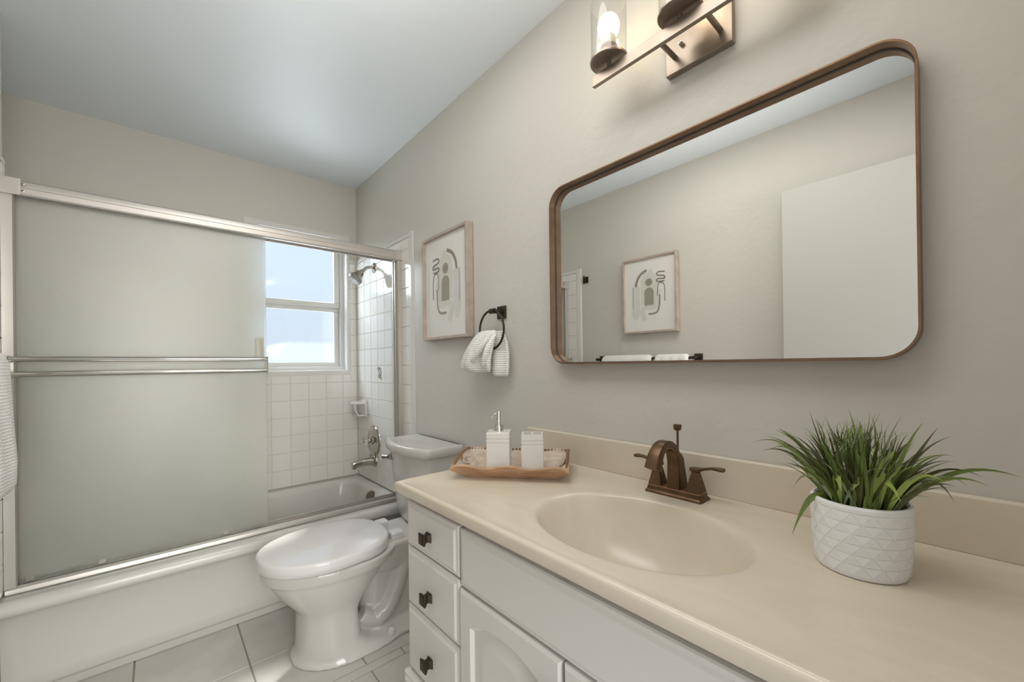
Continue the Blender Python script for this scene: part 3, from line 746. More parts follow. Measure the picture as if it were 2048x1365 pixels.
for i, (z0, z1) in enumerate(DR):
    bm = BM(); xo = -0.016 if i == 3 else 0.0
    slab_front(bm, 0.828, 1.094, z0, z1, DFX + xo, 0.018 - xo)
    d = obj('drawer', bm, M['cabinet'], va, angle=25)
    if i == 3: d['label'] = 'bottom drawer standing slightly open'
    knob(d, DFX + xo, 0.961, (z0 + z1) / 2 - 0.004 + (0.0, -0.010, -0.006, 0)[i])
bm = BM(); slab_front(bm, 0.110, 0.822, 0.619, 0.757); obj('false_front', bm, M['cabinet'], va, angle=25)
def door_front(y0, y1, knob_y):
    z0, z1 = 0.115, 0.613
    bm = BM()
    # stiles and rails with an arched raised panel: outline rings
    def outline(i, x, arch, n=12):
        a0, a1 = y0 + i, y1 - i
        pts = [(x, a0, z0 + i), (x, a1, z0 + i)]
        for k in range(n + 1):
            t = k / n; yy = a1 + (a0 - a1) * t
            zz = z1 - i - arch * (abs(2 * t - 1) ** 2.2)
            pts.append((x, yy, zz))
        return pts
    xf = DFX
    loft(bm, [outline(0, xf + 0.018, 0), outline(0, xf + 0.006, 0), outline(0.006, xf, 0), outline(0.044, xf, 0.030), outline(0.050, xf + 0.009, 0.032), outline(0.060, xf + 0.009, 0.033), outline(0.088, xf + 0.001, 0.034), outline(0.092, xf + 0.001, 0.034)])
    d = obj('cabinet_door', bm, M['cabinet'], va, angle=20)
    knob(d, DFX, knob_y, 0.535)
door_front(0.497, 0.822, 0.520 + 0.003)
door_front(0.165, 0.491, 0.190)
bm = BM(); slab_front(bm, -0.115, 0.104, 0.115, 0.757); obj('end_panel', bm, M['cabinet'], va, angle=25)

# ================================================================== VANITY TOP WITH INTEGRAL BOWL
vt = thing('countertop', 'cream cultured marble vanity top with oval integral sink and backsplash', 'countertop', (-0.28, 0.5, 0.785))
ZT = 0.813; SX, SY, RX, RY = -0.325, 0.478, 0.166, 0.223
CX0, CX1, CY0, CY1 = -0.552, -0.0005, YF + 0.002, 1.121
N = 128
bm = BM()
angs = sorted(set([2 * PI * k / N for k in range(N)] + [math.atan2(y - SY, x - SX) % (2 * PI) for x in (CX0, CX1) for y in (CY0, CY1)]))
def rect_hit(a, inset=0.0):
    c_, s_ = math.cos(a), math.sin(a); ts = []
    if abs(c_) > 1e-9: ts.append(((CX1 - inset if c_ > 0 else CX0 + inset) - SX) / c_)
    if abs(s_) > 1e-9: ts.append(((CY1 - inset if s_ > 0 else CY0 + inset) - SY) / s_)
    t = min(ts); return SX + c_ * t, SY + s_ * t
def ell(a, f):
    # direction-consistent point on the ellipse scaled by f
    c_, s_ = math.cos(a), math.sin(a); r = 1 / math.sqrt((c_ / RX) ** 2 + (s_ / RY) ** 2)
    return SX + c_ * r * f, SY + s_ * r * f
rings = []
for f, dz in ((0.05, -0.150), (0.25, -0.148), (0.45, -0.139), (0.62, -0.119), (0.76, -0.090), (0.87, -0.057), (0.94, -0.031), (0.98, -0.0145), (1.0, -0.0080), (1.015, -0.0042), (1.035, -0.0018), (1.06, -0.0008), (1.10, -0.0004), (1.13, -0.0002), (1.17, -0.0001), (1.20, 0.0)):
    rings.append([(*ell(a, f), ZT + dz) for a in angs])
def mixp(a, t, inset):
    e = ell(a, 1.20); r = rect_hit(a, inset); return e[0] + (r[0] - e[0]) * t, e[1] + (r[1] - e[1]) * t
rings.append([(*mixp(a, 0.5, 0.012), ZT) for a in angs])
rings.append([(*rect_hit(a, 0.016), ZT) for a in angs])
for ins, dz in ((0.0135, 0.0010), (0.008, 0.0012), (0.0045, 0.0006), (0.0018, -0.0012), (0.0004, -0.0038), (0.0, -0.0065), (0.0, -0.0270), (0.001, -0.0280), (0.03, -0.028)):
    rings.append([(*rect_hit(a, ins), ZT + dz) for a in angs])
R = loft(bm, rings, cap=False)
bm.faces.new(R[0])
obj('sink_top', bm, M['marble'], vt, angle=60)
bm = BM(); box(bm, -0.021, -0.001, CY0, CY1 - 0.002, ZT - 0.002, 0.913); obj('backsplash', bm, M['marble'], vt, bevel=0.005, seg=3)
bm = BM(); lathe(bm, [(0.0, 0.003), (0.018, 0.002), (0.022, 0.004), (0.024, 0.0)], (SX, SY, ZT - 0.1498), (0, 0, 1), n=24); obj('drain', bm, M['bronze'], vt)

# ================================================================== FAUCET
fa = thing('sink_faucet', 'oil rubbed bronze two-handle faucet with arched spout behind the sink', 'faucet', (-0.081, 0.503, ZT))
fx, fy = -0.081, 0.503
bm = BM()
def rect(hx_, hy_, z, cx_=fx, cy_=fy): return [(cx_ + a, cy_ + b, z) for a, b in ((-hx_, -hy_), (hx_, -hy_), (hx_, hy_), (-hx_, hy_))]
def rrc(hx_, hy_, z, r, cx_=fx, cy_=fy): return [(cx_ + a, cy_ + b, z) for a, b in rrect(hx_, hy_, r, 3)]
loft(bm, [rrc(0.0275, 0.0735, ZT + 0.0003, 0.004), rrc(0.0275, 0.0735, ZT + 0.004, 0.004), rrc(0.0235, 0.0695, ZT + 0.008, 0.003), rrc(0.0215, 0.0675, ZT + 0.018, 0.003)])
fb = obj('base_plate', bm, M['bronze'], fa, angle=30)
bm = BM(); loft(bm, [rrc(0.0216, 0.0676, ZT + 0.018, 0.003), rrc(0.0212, 0.0672, ZT + 0.0195, 0.003)]); obj('worn_edge', bm, M['bronze_edge'], fb)
for s_ in (-1, 1):
    cyh = fy + s_ * 0.050
    bm = BM()
    loft(bm, [rect(0.0195, 0.0175, ZT + 0.0195, fx, cyh), rect(0.0085, 0.0085, ZT + 0.066, fx, cyh), rect(0.0085, 0.0085, ZT + 0.068, fx, cyh)])
    h = obj('handle_post', bm, M['bronze'], fa, bevel=0.0012)
    bm = BM()
    secs = []
    for t, zc, hw, hh in ((-0.012, 0.073, 0.0085, 0.0045), (0.002, 0.0735, 0.0095, 0.0055), (0.010, 0.0745, 0.0085, 0.0045), (0.022, 0.079, 0.0060, 0.0030), (0.040, 0.0835, 0.0065, 0.0030), (0.062, 0.0835, 0.0085, 0.0042), (0.066, 0.0830, 0.0080, 0.0036)):
        secs.append([(fx + a, cyh + s_ * t, ZT + zc + b) for a, b in rrect(hw, hh, hh * 0.6, 3)])
    loft(bm, secs); obj('lever', bm, M['bronze'], h)
# arched spout: rectangular section swept in the x-z plane
pth = catmull([(-0.088, 0, 0.8325), (-0.087, 0, 0.875), (-0.090, 0, 0.905), (-0.104, 0, 0.933), (-0.130, 0, 0.949), (-0.158, 0, 0.946), (-0.180, 0, 0.927), (-0.194, 0, 0.898)], 5)
n_ = len(pth); secs = []
for i, p in enumerate(pth):
    d = (pth[min(i + 1, n_ - 1)] - pth[max(i - 1, 0)]).normalized(); t = i / (n_ - 1)
    nr = Vector((d.z, 0, -d.x))
    hw = 0.0165 - 0.0045 * min(1, t * 1.6) + (0.004 * max(0, (t - 0.6) / 0.4)); th = 0.0125 - 0.0035 * min(1, t * 2) + 0.0035 * max(0, (t - 0.6) / 0.4)
    secs.append([Vector((p.x, fy, p.z)) + nr * a + Vector((0, b, 0)) for a, b in rrect(th, hw, 0.0015, 2)])
bm = BM(); loft(bm, secs); sp = obj('spout', bm, M['bronze'], fa, angle=30)
bm = BM()
for sgn in (-1,):
    rows = []
    for i in range(int(n_ * 0.45), n_):
        q = secs[i]
        # upper edge line towards the camera
        p = pth[i]; d = (pth[min(i + 1, n_ - 1)] - pth[max(i - 1, 0)]).normalized(); nr = Vector((d.z, 0, -d.x)); t = i / (n_ - 1)
        hw = 0.0165 - 0.0045 * min(1, t * 1.6) + (0.004 * max(0, (t - 0.6) / 0.4)); th = 0.0125 - 0.0035 * min(1, t * 2) + 0.0035 * max(0, (t - 0.6) / 0.4)
        rows.append(Vector((p.x, fy, p.z)) - nr * (th - 0.0004) + Vector((0, -(hw - 0.0004), 0)))
    tube(bm, rows, 0.0008, 6)
obj('worn_edge', bm, M['bronze_edge'], sp)
bm = BM(); loft(bm, [rect(0.014, 0.0165, ZT + 0.0195, -0.068, fy - 0.001), rect(0.009, 0.010, ZT + 0.092, -0.070, fy - 0.001), rect(0.007, 0.006, ZT + 0.104, -0.071, fy)]); obj('spout_support', bm, M['bronze'], fa, bevel=0.0012)
bm = BM(); tube(bm, [(-0.071, fy, ZT + 0.100), (-0.071, fy, ZT + 0.166)], 0.0028, 10); rd = obj('lift_rod', bm, M['bronze'], fa)
bm = BM(); loft(bm, [rrc(0.0055, 0.0062, ZT + 0.163, 0.002, -0.071), rrc(0.0068, 0.0078, ZT + 0.167, 0.002, -0.071), rrc(0.0072, 0.0085, ZT + 0.176, 0.002, -0.071), rrc(0.0066, 0.0078, ZT + 0.178, 0.002, -0.071)]); obj('lift_knob', bm, M['bronze'], rd)

# ================================================================== TRAY AND CERAMICS
ty = thing('wooden_tray', 'carved tan wooden tray with scalloped rim and beaded edge on the vanity top', 'tray', (-0.238, 0.955, ZT))
U2 = Vector((0.635, -0.772, 0)); W2 = Vector((0.772, 0.635, 0)); TC = Vector((-0.238, 0.950, 0))
def tp(u, w_, z): return TC + U2 * u + W2 * w_ + Vector((0, 0, z))
def tray_ring(hu, hw, zf, n=26, m=16, out=0.0):
    """rectangular ring starting front-left, counter-clockwise; zf(u,w) gives height"""
    pts = []
    for k in range(n): pts.append((-hu + 2 * hu * k / n, -hw))
    for k in range(m): pts.append((hu, -hw + 2 * hw * k / m))
    for k in range(n): pts.append((hu - 2 * hu * k / n, hw))
    for k in range(m): pts.append((-hu, hw - 2 * hw * k / m))
    return [tp(u, v, zf(u, v)) for u, v in pts]
HU, HW = 0.174, 0.106
def rimz(u, v):
    e = abs(u) / HU
    side = abs(u) > HU * 0.985
    z = 0.857
    if side: z += 0.017 * (1 - min(1, (abs(v) / HW)) ** 2) * 1.0 + 0.010 * (v / HW)
    else: z += 0.0042 * math.cos(u / HU * PI * 2.6) + (0.010 if v > 0 else -0.002) * (0.6 + 0.4 * e) 
    return z
bm = BM()
ro = [tray_ring(0.132, 0.066, lambda u, v: ZT + 0.0005), tray_ring(0.134, 0.068, lambda u, v: ZT + 0.003), tray_ring(HU, HW, lambda u, v: rimz(u, v) - 0.004), tray_ring(HU - 0.001, HW - 0.001, rimz)]
ri = [tray_ring(HU - 0.008, HW - 0.008, rimz), tray_ring(0.124, 0.058, lambda u, v: ZT + 0.010)]
R = loft(bm, ro + ri, cap=True)
for f in bm.faces: f.material_index = 0
# inner faces whitewashed
bm.faces.ensure_lookup_table()
nring = len(ro[0])
for i in range(4 * nring, 5 * nring): bm.faces[i].material_index = 1
bm.faces[-1].material_index = 1
tb = obj('tray_body', bm, [M['tray'], M['tray_in']], ty, angle=40)
# hand holes: dark oval recess rings at both ends
for s_ in (-1, 1):
    bm = BM()
    nrm = (U2 * s_ * 0.70 + Vector((0, 0, -0.55))).normalized()
    cc = TC + U2 * s_ * 0.151 + Vector((0, 0, 0.849))
    up = (Vector((0, 0, 1)) - nrm * nrm.z).normalized()
    def ovr(a, b, d): return [cc - nrm * d + W2 * a * math.cos(2 * PI * k / 24) + up * b * math.sin(2 * PI * k / 24) for k in range(24)]
    loft(bm, [ovr(0.030, 0.013, -0.002), ovr(0.030, 0.013, 0.0035), ovr(0.024, 0.0085, 0.0030), ovr(0.023, 0.008, -0.001)], cap=False)
    bm.faces.new([bm.verts.new(p) for p in ovr(0.024, 0.0085, 0.0012)]).material_index = 1
    obj('hand_hole', bm, [M['tray_in'], M['ceramic_in']], tb)
bm = BM()
def beads(p0, p1, n):
    for k in range(n):
        c_ = p0 + (p1 - p0) * ((k + 0.5) / n)
        bmesh.ops.create_icosphere(bm, subdivisions=1, radius=0.0054, matrix=Matrix.Translation(c_))
zb = 0.860
beads(tp(HU - 0.012, HW - 0.008, zb + 0.004), tp(-HU + 0.012, HW - 0.008, zb + 0.004), 30)
for s_ in (-1, 1):
    for k in range(18):
        v = -HW + 0.010 + (2 * HW - 0.02) * k / 17
        bmesh.ops.create_icosphere(bm, subdivisions=1, radius=0.0050, matrix=Matrix.Translation(tp(s_ * (HU - 0.0075), v, rimz(HU * s_, v) - 0.002)))
obj('bead_edge', bm, M['bead'], tb)

CU = Vector((0.705, -0.709, 0)); CW = Vector((0.709, 0.705, 0))
def cer(c_, hu, hw, z, r=0.003, n=3):
    return [Vector((c_[0], c_[1], z)) + CU * a + CW * b for a, b in rrect(hu, hw, r, n)]
ZB = ZT + 0.0108
def block(bm, c_, hu, hw, z1, holes=None):
    g = 0.0018; secs = [(0, -0.001), (0, 0.0)]
    zs = [(ZB, -0.0015), (ZB + 0.002, 0.0), (z1 - 0.0325, 0), (z1 - 0.0315, -g), (z1 - 0.0295, -g), (z1 - 0.0285, 0), (z1 - 0.0215, 0), (z1 - 0.0205, -g), (z1 - 0.0185, -g), (z1 - 0.0175, 0), (z1 - 0.0015, 0), (z1, -0.0015)]
    loft(bm, [cer(c_, hu + d, hw + d, z, max(0.0012, 0.003 + d)) for z, d in zs])
sdp = thing('soap_dispenser', 'square white ceramic soap dispenser with silver pump on the wooden tray', 'soap dispenser', (-0.275, 0.975, ZB))
cD = (-0.275, 0.975); 
bm = BM(); block(bm, cD, 0.0355, 0.036, 0.944); obj('bottle', bm, M['ceramic'], sdp, angle=25)
bm = BM()
lathe(bm, [(0.0155, 0.0), (0.0155, 0.017), (0.0145, 0.0185), (0.006, 0.0185), (0.0055, 0.032), (0.0075, 0.034), (0.0078, 0.056), (0.0070, 0.0625), (0.0, 0.0630)], (cD[0], cD[1], 0.9442), (0, 0, 1), n=20)
obj('pump', bm, M['chrome'], sdp, angle=40)
bm = BM()
dv = Vector((-0.62, 0.30, 0)).normalized()
b0 = Vector((cD[0], cD[1], 0.9442 + 0.055))
tube(bm, catmull([b0 + dv * 0.004, b0 + dv * 0.014 + Vector((0, 0, -0.002)), b0 + dv * 0.020 + Vector((0, 0, -0.010)), b0 + dv * 0.026 + Vector((0, 0, -0.015))], 4), [0.0032] * 12 + [0.0022], 8)
obj('nozzle', bm, M['chrome'], sdp)
tbh = thing('toothbrush_holder', 'square white ceramic toothbrush holder with two openings on the wooden tray', 'toothbrush holder', (-0.206, 0.897, ZB))
cT = (-0.206, 0.897)
bm = BM()
zt = 0.9385
zs = [(ZB, -0.0015), (ZB + 0.002, 0.0), (zt - 0.0325, 0), (zt - 0.0315, -0.0018), (zt - 0.0295, -0.0018), (zt - 0.0285, 0), (zt - 0.0215, 0), (zt - 0.0205, -0.0018), (zt - 0.0185, -0.0018), (zt - 0.0175, 0), (zt - 0.0015, 0)]
hu_, hw_ = 0.0335, 0.0300
loft(bm, [cer(cT, hu_ + d, hw_ + d, z, max(0.0012, 0.003 + d)) for z, d in zs], cap=False)
bm.faces.new([bm.verts.new(p) for p in cer(cT, hu_, hw_, ZB + 0.001)])
# top with two openings: strips + wells
def cbox(u0, u1, w0, w1, z0, z1, mat=0):
    lo = [Vector((cT[0], cT[1], z0)) + CU * a + CW * b for a, b in ((u0, w0), (u1, w0), (u1, w1), (u0, w1))]
    hi = [p + Vector((0, 0, z1 - z0)) for p in lo]
    loft(bm, [lo, hi], mat=mat)
cbox(-hu_ + 0.001, hu_ - 0.001, -hw_ + 0.001, -hw_ + 0.007, zt - 0.01, zt); cbox(-hu_ + 0.001, hu_ - 0.001, hw_ - 0.007, hw_ - 0.001, zt - 0.01, zt)
for u0 in (-hu_ + 0.001, -0.0035, hu_ - 0.008): cbox(u0, u0 + 0.007, -hw_ + 0.007, hw_ - 0.007, zt - 0.01, zt)
cbox(-hu_ + 0.004, hu_ - 0.004, -hw_ + 0.004, hw_ - 0.004, zt - 0.018, zt - 0.0085, 1)
obj('holder_body', bm, [M['ceramic'], M['ceramic_in']], tbh, angle=25)

# ================================================================== POTTED GRASS
pg = thing('potted_grass', 'green artificial grass in a round white pot with triangle relief', 'potted plant', (-0.210, 0.127, ZT))
PC = Vector((-0.210, 0.127, 0)); PR = 0.0615; PZ0 = ZT + 0.0005; PZ1 = 0.925
bm = BM()
rows_n, cols_n = 6, 16
za, zb_ = PZ0 + 0.006, PZ1 - 0.010
def prad(z):
    t = (z - PZ0) / (PZ1 - PZ0); return PR * (0.955 + 0.085 * math.sin(PI * min(1, t * 0.62)))
verts = []
for j in range(rows_n + 1):
    z = za + (zb_ - za) * j / rows_n; off = 0.5 * (j % 2)
    verts.append([bm.verts.new((PC.x + prad(z) * math.cos(2 * PI * (i + off) / cols_n), PC.y + prad(z) * math.sin(2 * PI * (i + off) / cols_n), z)) for i in range(cols_n)])
tri = []
for j in range(rows_n):
    for i in range(cols_n):
        a, b = verts[j][i], verts[j][(i + 1) % cols_n]
        if j % 2 == 0:
            c_, d_ = verts[j + 1][i], verts[j + 1][(i - 1) % cols_n]
        else:
            c_, d_ = verts[j + 1][(i + 1) % cols_n], verts[j + 1][i]
        tri.append(bm.faces.new((a, b, c_))); tri.append(bm.faces.new((a, c_, d_)))
bmesh.ops.recalc_face_normals(bm, faces=bm.faces)
for f in tri:
    if (f.calc_center_median() - Vector((PC.x, PC.y, f.calc_center_median().z))).dot(f.normal) < 0: f.normal_flip()
bmesh.ops.subdivide_edges(bm, edges=[e for e in bm.edges], cuts=0)
bmesh.ops.inset_individual(bm, faces=tri, thickness=0.0014, depth=0.0010)
# base, rim and inside
n = 64
def circ(r, z): return [(PC.x + r * math.cos(2 * PI * k / n), PC.y + r * math.sin(2 * PI * k / n), z) for k in range(n)]
loft(bm, [circ(prad(PZ0) - 0.004, PZ0), circ(prad(PZ0) - 0.001, PZ0 + 0.001), circ(prad(za) + 0.0003, za + 0.001)], cap=False)
bm.faces.new([bm.verts.new(p) for p in circ(prad(PZ0) - 0.004, PZ0)])
loft(bm, [circ(prad(zb_) - 0.0005, zb_ - 0.001), circ(prad(zb_) + 0.0008, zb_ + 0.002), circ(prad(PZ1) + 0.001, PZ1 - 0.003), circ(prad(PZ1) - 0.001, PZ1), circ(prad(PZ1) - 0.004, PZ1 + 0.0003), circ(prad(PZ1) - 0.0065, PZ1 - 0.003), circ(prad(PZ1) - 0.0075, PZ1 - 0.020)], cap=False)
obj('pot', bm, M['pot'], pg, angle=22)
bm = BM(); bm.faces.new([bm.verts.new(p) for p in circ(prad(PZ1) - 0.006, PZ1 - 0.014)]); obj('soil', bm, M['soil'], pg)
# foliage
def leaf_mat(name, c1, c2):
    m, t, p = new_mat(name)
    co = t.nodes.new('ShaderNodeTexCoord'); nn = t.nodes.new('ShaderNodeTexNoise'); nn.inputs['Scale'].default_value = 14
    r = t.nodes.new('ShaderNodeValToRGB'); r.color_ramp.elements[0].color = (*c1, 1); r.color_ramp.elements[1].color = (*c2, 1); r.color_ramp.elements[0].position = 0.35; r.color_ramp.elements[1].position = 0.65
    t.links.new(co.outputs['Object'], nn.inputs['Vector']); t.links.new(nn.outputs['Fac'], r.inputs[0]); t.links.new(r.outputs[0], p.inputs['Base Color'])
    p.inputs['Roughness'].default_value = 0.42; p.inputs['Subsurface Weight'].default_value = 0.0
    return m
LM = [leaf_mat('leaf_mid_green', (0.13, 0.185, 0.032), (0.20, 0.27, 0.055)), leaf_mat('leaf_light_green', (0.27, 0.36, 0.07), (0.38, 0.46, 0.11)), leaf_mat('leaf_dark_olive', (0.055, 0.065, 0.016), (0.10, 0.10, 0.03)), leaf_mat('leaf_grey_green', (0.20, 0.24, 0.12), (0.28, 0.32, 0.17))]
bm = BM()
def blade(p0, p1, p2, wmax, mat, twist=0.0, n=9, peak=0.35, wdir=None):
    pts = bez(p0, p1, p2, n)
    wd = Vector(wdir) if wdir is not None else None
    rows = []
    for i, p in enumerate(pts):
        t = i / n
        d = (pts[min(i + 1, n)] - pts[max(i - 1, 0)]).normalized()
        side = d.cross(wd if wd is not None else Vector((math.cos(twist), math.sin(twist), 0.25))).normalized()
        nn = side.cross(d).normalized()
        if t < peak: w_ = wmax * (0.45 + 0.55 * math.sin(PI / 2 * t / peak))
        else: w_ = wmax * max(0.03, (1 - ((t - peak) / (1 - peak)) ** 1.25))
        rows.append([p - side * w_ / 2, p + nn * w_ * 0.12, p + side * w_ / 2])
    loft(bm, rows, cap=False, closed=False, mat=mat)
random.seed(11)
base = Vector((PC.x, PC.y, PZ1 - 0.012))
VIEWD = Vector((0.86, 0.13, -0.25))
for i in range(300):
    a = random.uniform(0, 2 * PI); rr = 0.048 * math.sqrt(random.random())
    p0 = base + Vector((rr * math.cos(a), rr * math.sin(a), 0))
    lean = rr / 0.048
    hgt = random.uniform(0.075, 0.150) * (1 - 0.22 * lean)
    spread = lean * random.uniform(0.02, 0.075) + random.uniform(0, 0.012)
    a2 = a + random.uniform(-0.5, 0.5)
    p2 = p0 + Vector((spread * math.cos(a2), spread * math.sin(a2), hgt * (1.0 - 0.25 * lean * random.random())))
    p1 = p0 + Vector((spread * 0.25 * math.cos(a2), spread * 0.25 * math.sin(a2), hgt * random.uniform(0.6, 0.8)))
    blade(p0, p1, p2, random.uniform(0.0030, 0.0075), random.choices([0, 1, 2, 3], [5, 0.7, 5, 1])[0], random.uniform(0, PI), peak=random.uniform(0.2, 0.4))
# fine forked tips
for i in range(150):
    a = random.uniform(0, 2 * PI); rr = random.uniform(0.0, 0.05)
    p0 = base + Vector((rr * math.cos(a), rr * math.sin(a), random.uniform(0.06, 0.105)))
    p2 = p0 + Vector((random.uniform(-0.022, 0.022), random.uniform(-0.022, 0.022), random.uniform(0.02, 0.055)))
    p1 = p0 + Vector((random.uniform(-0.015, 0.015), random.uniform(-0.015, 0.015), 0.02))
    blade(p0, p1, p2, random.uniform(0.0012, 0.0026), random.choice([0, 2, 0, 2, 3]), random.uniform(0, PI), n=6, peak=0.2)
# long individual blades with the spread seen in the photograph (y, z of tips in the plane of the pot)
def B_(y0, tip, ctrl, w_, mat, dx0=-0.02, dxt=-0.01, peak=0.35):
    blade((PC.x + dx0, y0, PZ1 - 0.014), (PC.x + (dx0 + dxt) / 2 + ctrl[2] if len(ctrl) > 2 else PC.x + (dx0 + dxt) / 2, ctrl[0], ctrl[1]), (PC.x + dxt, tip[0], tip[1]), w_, mat, wdir=(0.9, 0.15, 0.1), n=12, peak=peak)
B_(0.160, (0.279, 0.996), (0.215, 1.035), 0.0050, 0)
B_(0.158, (0.263, 0.983), (0.205, 1.012), 0.0060, 2)
B_(0.155, (0.258, 1.010), (0.195, 1.010), 0.0045, 2)
B_(0.150, (0.2375, 1.027), (0.185, 0.998), 0.0060, 2)
B_(0.165, (0.255, 0.985), (0.205, 1.025), 0.0045, 0)
B_(0.165, (0.250, 1.000), (0.200, 1.005), 0.0040, 0)
B_(0.145, (0.207, 0.9316), (0.185, 0.995), 0.0060, 3, -0.045, -0.045)
B_(0.160, (0.207, 0.8560), (0.178, 0.962), 0.0100, 0, -0.030, -0.055, 0.5)
B_(0.140, (0.1905, 1.063), (0.170, 0.990), 0.0048, 2)
B_(0.150, (0.182, 1.050), (0.160, 0.980), 0.0060, 2)
B_(0.130, (0.1376, 1.070), (0.118, 1.010), 0.0070, 0)
B_(0.110, (0.0746, 1.064), (0.100, 1.010), 0.0050, 3)
B_(0.095, (0.051, 1.057), (0.075, 1.020), 0.0060, 0)
B_(0.095, (0.037, 1.050), (0.072, 0.985), 0.0080, 2)
B_(0.090, (0.0245, 1.039), (0.068, 1.015), 0.0045, 2)
B_(0.095, (0.0205, 1.011), (0.060, 1.022), 0.0035, 0)
B_(0.088, (-0.036, 0.997), (0.025, 1.020), 0.0080, 0, -0.02, -0.03)
B_(0.090, (-0.005, 0.9886), (0.045, 1.018), 0.0055, 2, -0.02, -0.02)
B_(0.085, (0.021, 0.950), (0.045, 1.015), 0.0060, 2, -0.03, -0.03)
B_(0.088, (0.009, 0.9767), (0.042, 1.010), 0.0060, 3, -0.03, -0.03)
B_(0.090, (-0.009, 0.982), (0.035, 1.005), 0.0070, 0, -0.02, -0.04)
B_(0.086, (0.0195, 0.972), (0.050, 0.985), 0.0050, 2, -0.03, -0.03)
B_(0.092, (0.030, 0.980), (0.062, 1.005), 0.0080, 1, -0.030, -0.045)
# broad curled leaves at the front
B_(0.143, (0.1385, 0.945), (0.152, 1.000), 0.0110, 1, -0.042, -0.062, 0.6)
B_(0.133, (0.126, 0.950), (0.108, 0.995), 0.0110, 1, -0.042, -0.060, 0.6)
B_(0.116, (0.072, 0.945), (0.098, 1.010), 0.0110, 1, -0.042, -0.060, 0.5)
B_(0.126, (0.122, 1.052), (0.118, 0.990), 0.0135, 0, -0.035, -0.020, 0.6)
B_(0.107, (0.080, 1.015), (0.104, 0.975), 0.0125, 1, -0.038, -0.030, 0.7)
B_(0.148, (0.140, 1.030), (0.152, 0.985), 0.0110, 0, -0.040, -0.020, 0.5)
B_(0.142, (0.085, 0.988), (0.120, 0.995), 0.0040, 3, -0.045, -0.055, 0.3)
B_(0.103, (0.118, 0.995), (0.108, 0.960), 0.0120, 0, -0.045, -0.045, 0.6)
B_(0.120, (0.165, 0.985), (0.150, 0.985), 0.0045, 3, -0.045, -0.055, 0.3)
B_(0.118, (0.112, 0.930), (0.125, 0.960), 0.010, 2, -0.03, -0.03, 0.5)
obj('foliage', bm, LM, pg, angle=80)

# ================================================================== WALL MIRROR
mi = thing('wall_mirror', 'rectangular wall mirror with rounded corners and deep bronze frame', 'mirror', (-0.02, 0.518, 1.45))
MY0, MY1, MZ0, MZ1 = 0.0624, 0.9725, 1.1490, 1.7520
mcy, mcz = (MY0 + MY1) / 2, (MZ0 + MZ1) / 2
def mring(x, ins, r=0.062):
    return [(x, mcy + a, mcz + b) for a, b in rrect((MY1 - MY0) / 2 - ins, (MZ1 - MZ0) / 2 - ins, r - ins, 12)]
bm = BM()
loft(bm, [mring(-0.002, 0.0), mring(-0.0395, 0.0), mring(-0.040, 0.0005), mring(-0.040, 0.0040), mring(-0.0395, 0.0045), mring(-0.012, 0.0045)], cap=False)
obj('mirror_frame', bm, M['mirror_frame'], mi, angle=40)
bm = BM()
loft(bm, [mring(-0.003, 0.0035), mring(-0.0125, 0.0062)], cap=False)
bm.faces.new([bm.verts.new(p) for p in mring(-0.0125, 0.0062)])
obj('mirror_glass', bm, M['mirror'], mi, smooth=False)
bm = BM(); loft(bm, [mring(-0.0152, 0.0047), mring(-0.0152, 0.0062), mring(-0.0127, 0.0062), mring(-0.0127, 0.0047), mring(-0.0152, 0.0047)], cap=False)
obj('shadow_gap', bm, M['dark_gap'], mi, smooth=False)  # dark ring paints in the shade of the groove between frame and glass
bm = BM(); loft(bm, [mring(-0.0015, 0.003), mring(-0.0110, 0.003)]); obj('backing', bm, M['alu_dark'], mi, smooth=False)

# ================================================================== VANITY LIGHT
vl = thing('vanity_light', 'bronze bar vanity light with clear glass shades and lit bulbs', 'wall light', (-0.002, 0.463, 2.03))
bm = BM(); box(bm, -0.020, -0.0005, 0.378, 0.548, 1.926, 2.096); obj('back_plate', bm, M['fixture'], vl, bevel=0.002)
BX = -0.110
bm = BM(); box(bm, BX - 0.005, BX + 0.007, 0.203, 0.723, 1.950, 1.981); br = obj('bar', bm, M['fixture'], vl, bevel=0.001)
for y in (0.405, 0.521):
    bm = BM(); tube(bm, [(BX + 0.006, y, 1.966), (-0.019, y, 1.966)], 0.0065, 14); obj('arm', bm, M['fixture'], vl)
bm = BM(); lathe(bm, [(0.004, 0), (0.004, 0.003), (0.006, 0.004), (0.005, 0.012), (0.0, 0.014)], (-0.020, 0.502, 1.990), (-1, 0, 0), n=12); obj('thumb_screw', bm, M['chrome'], vl)
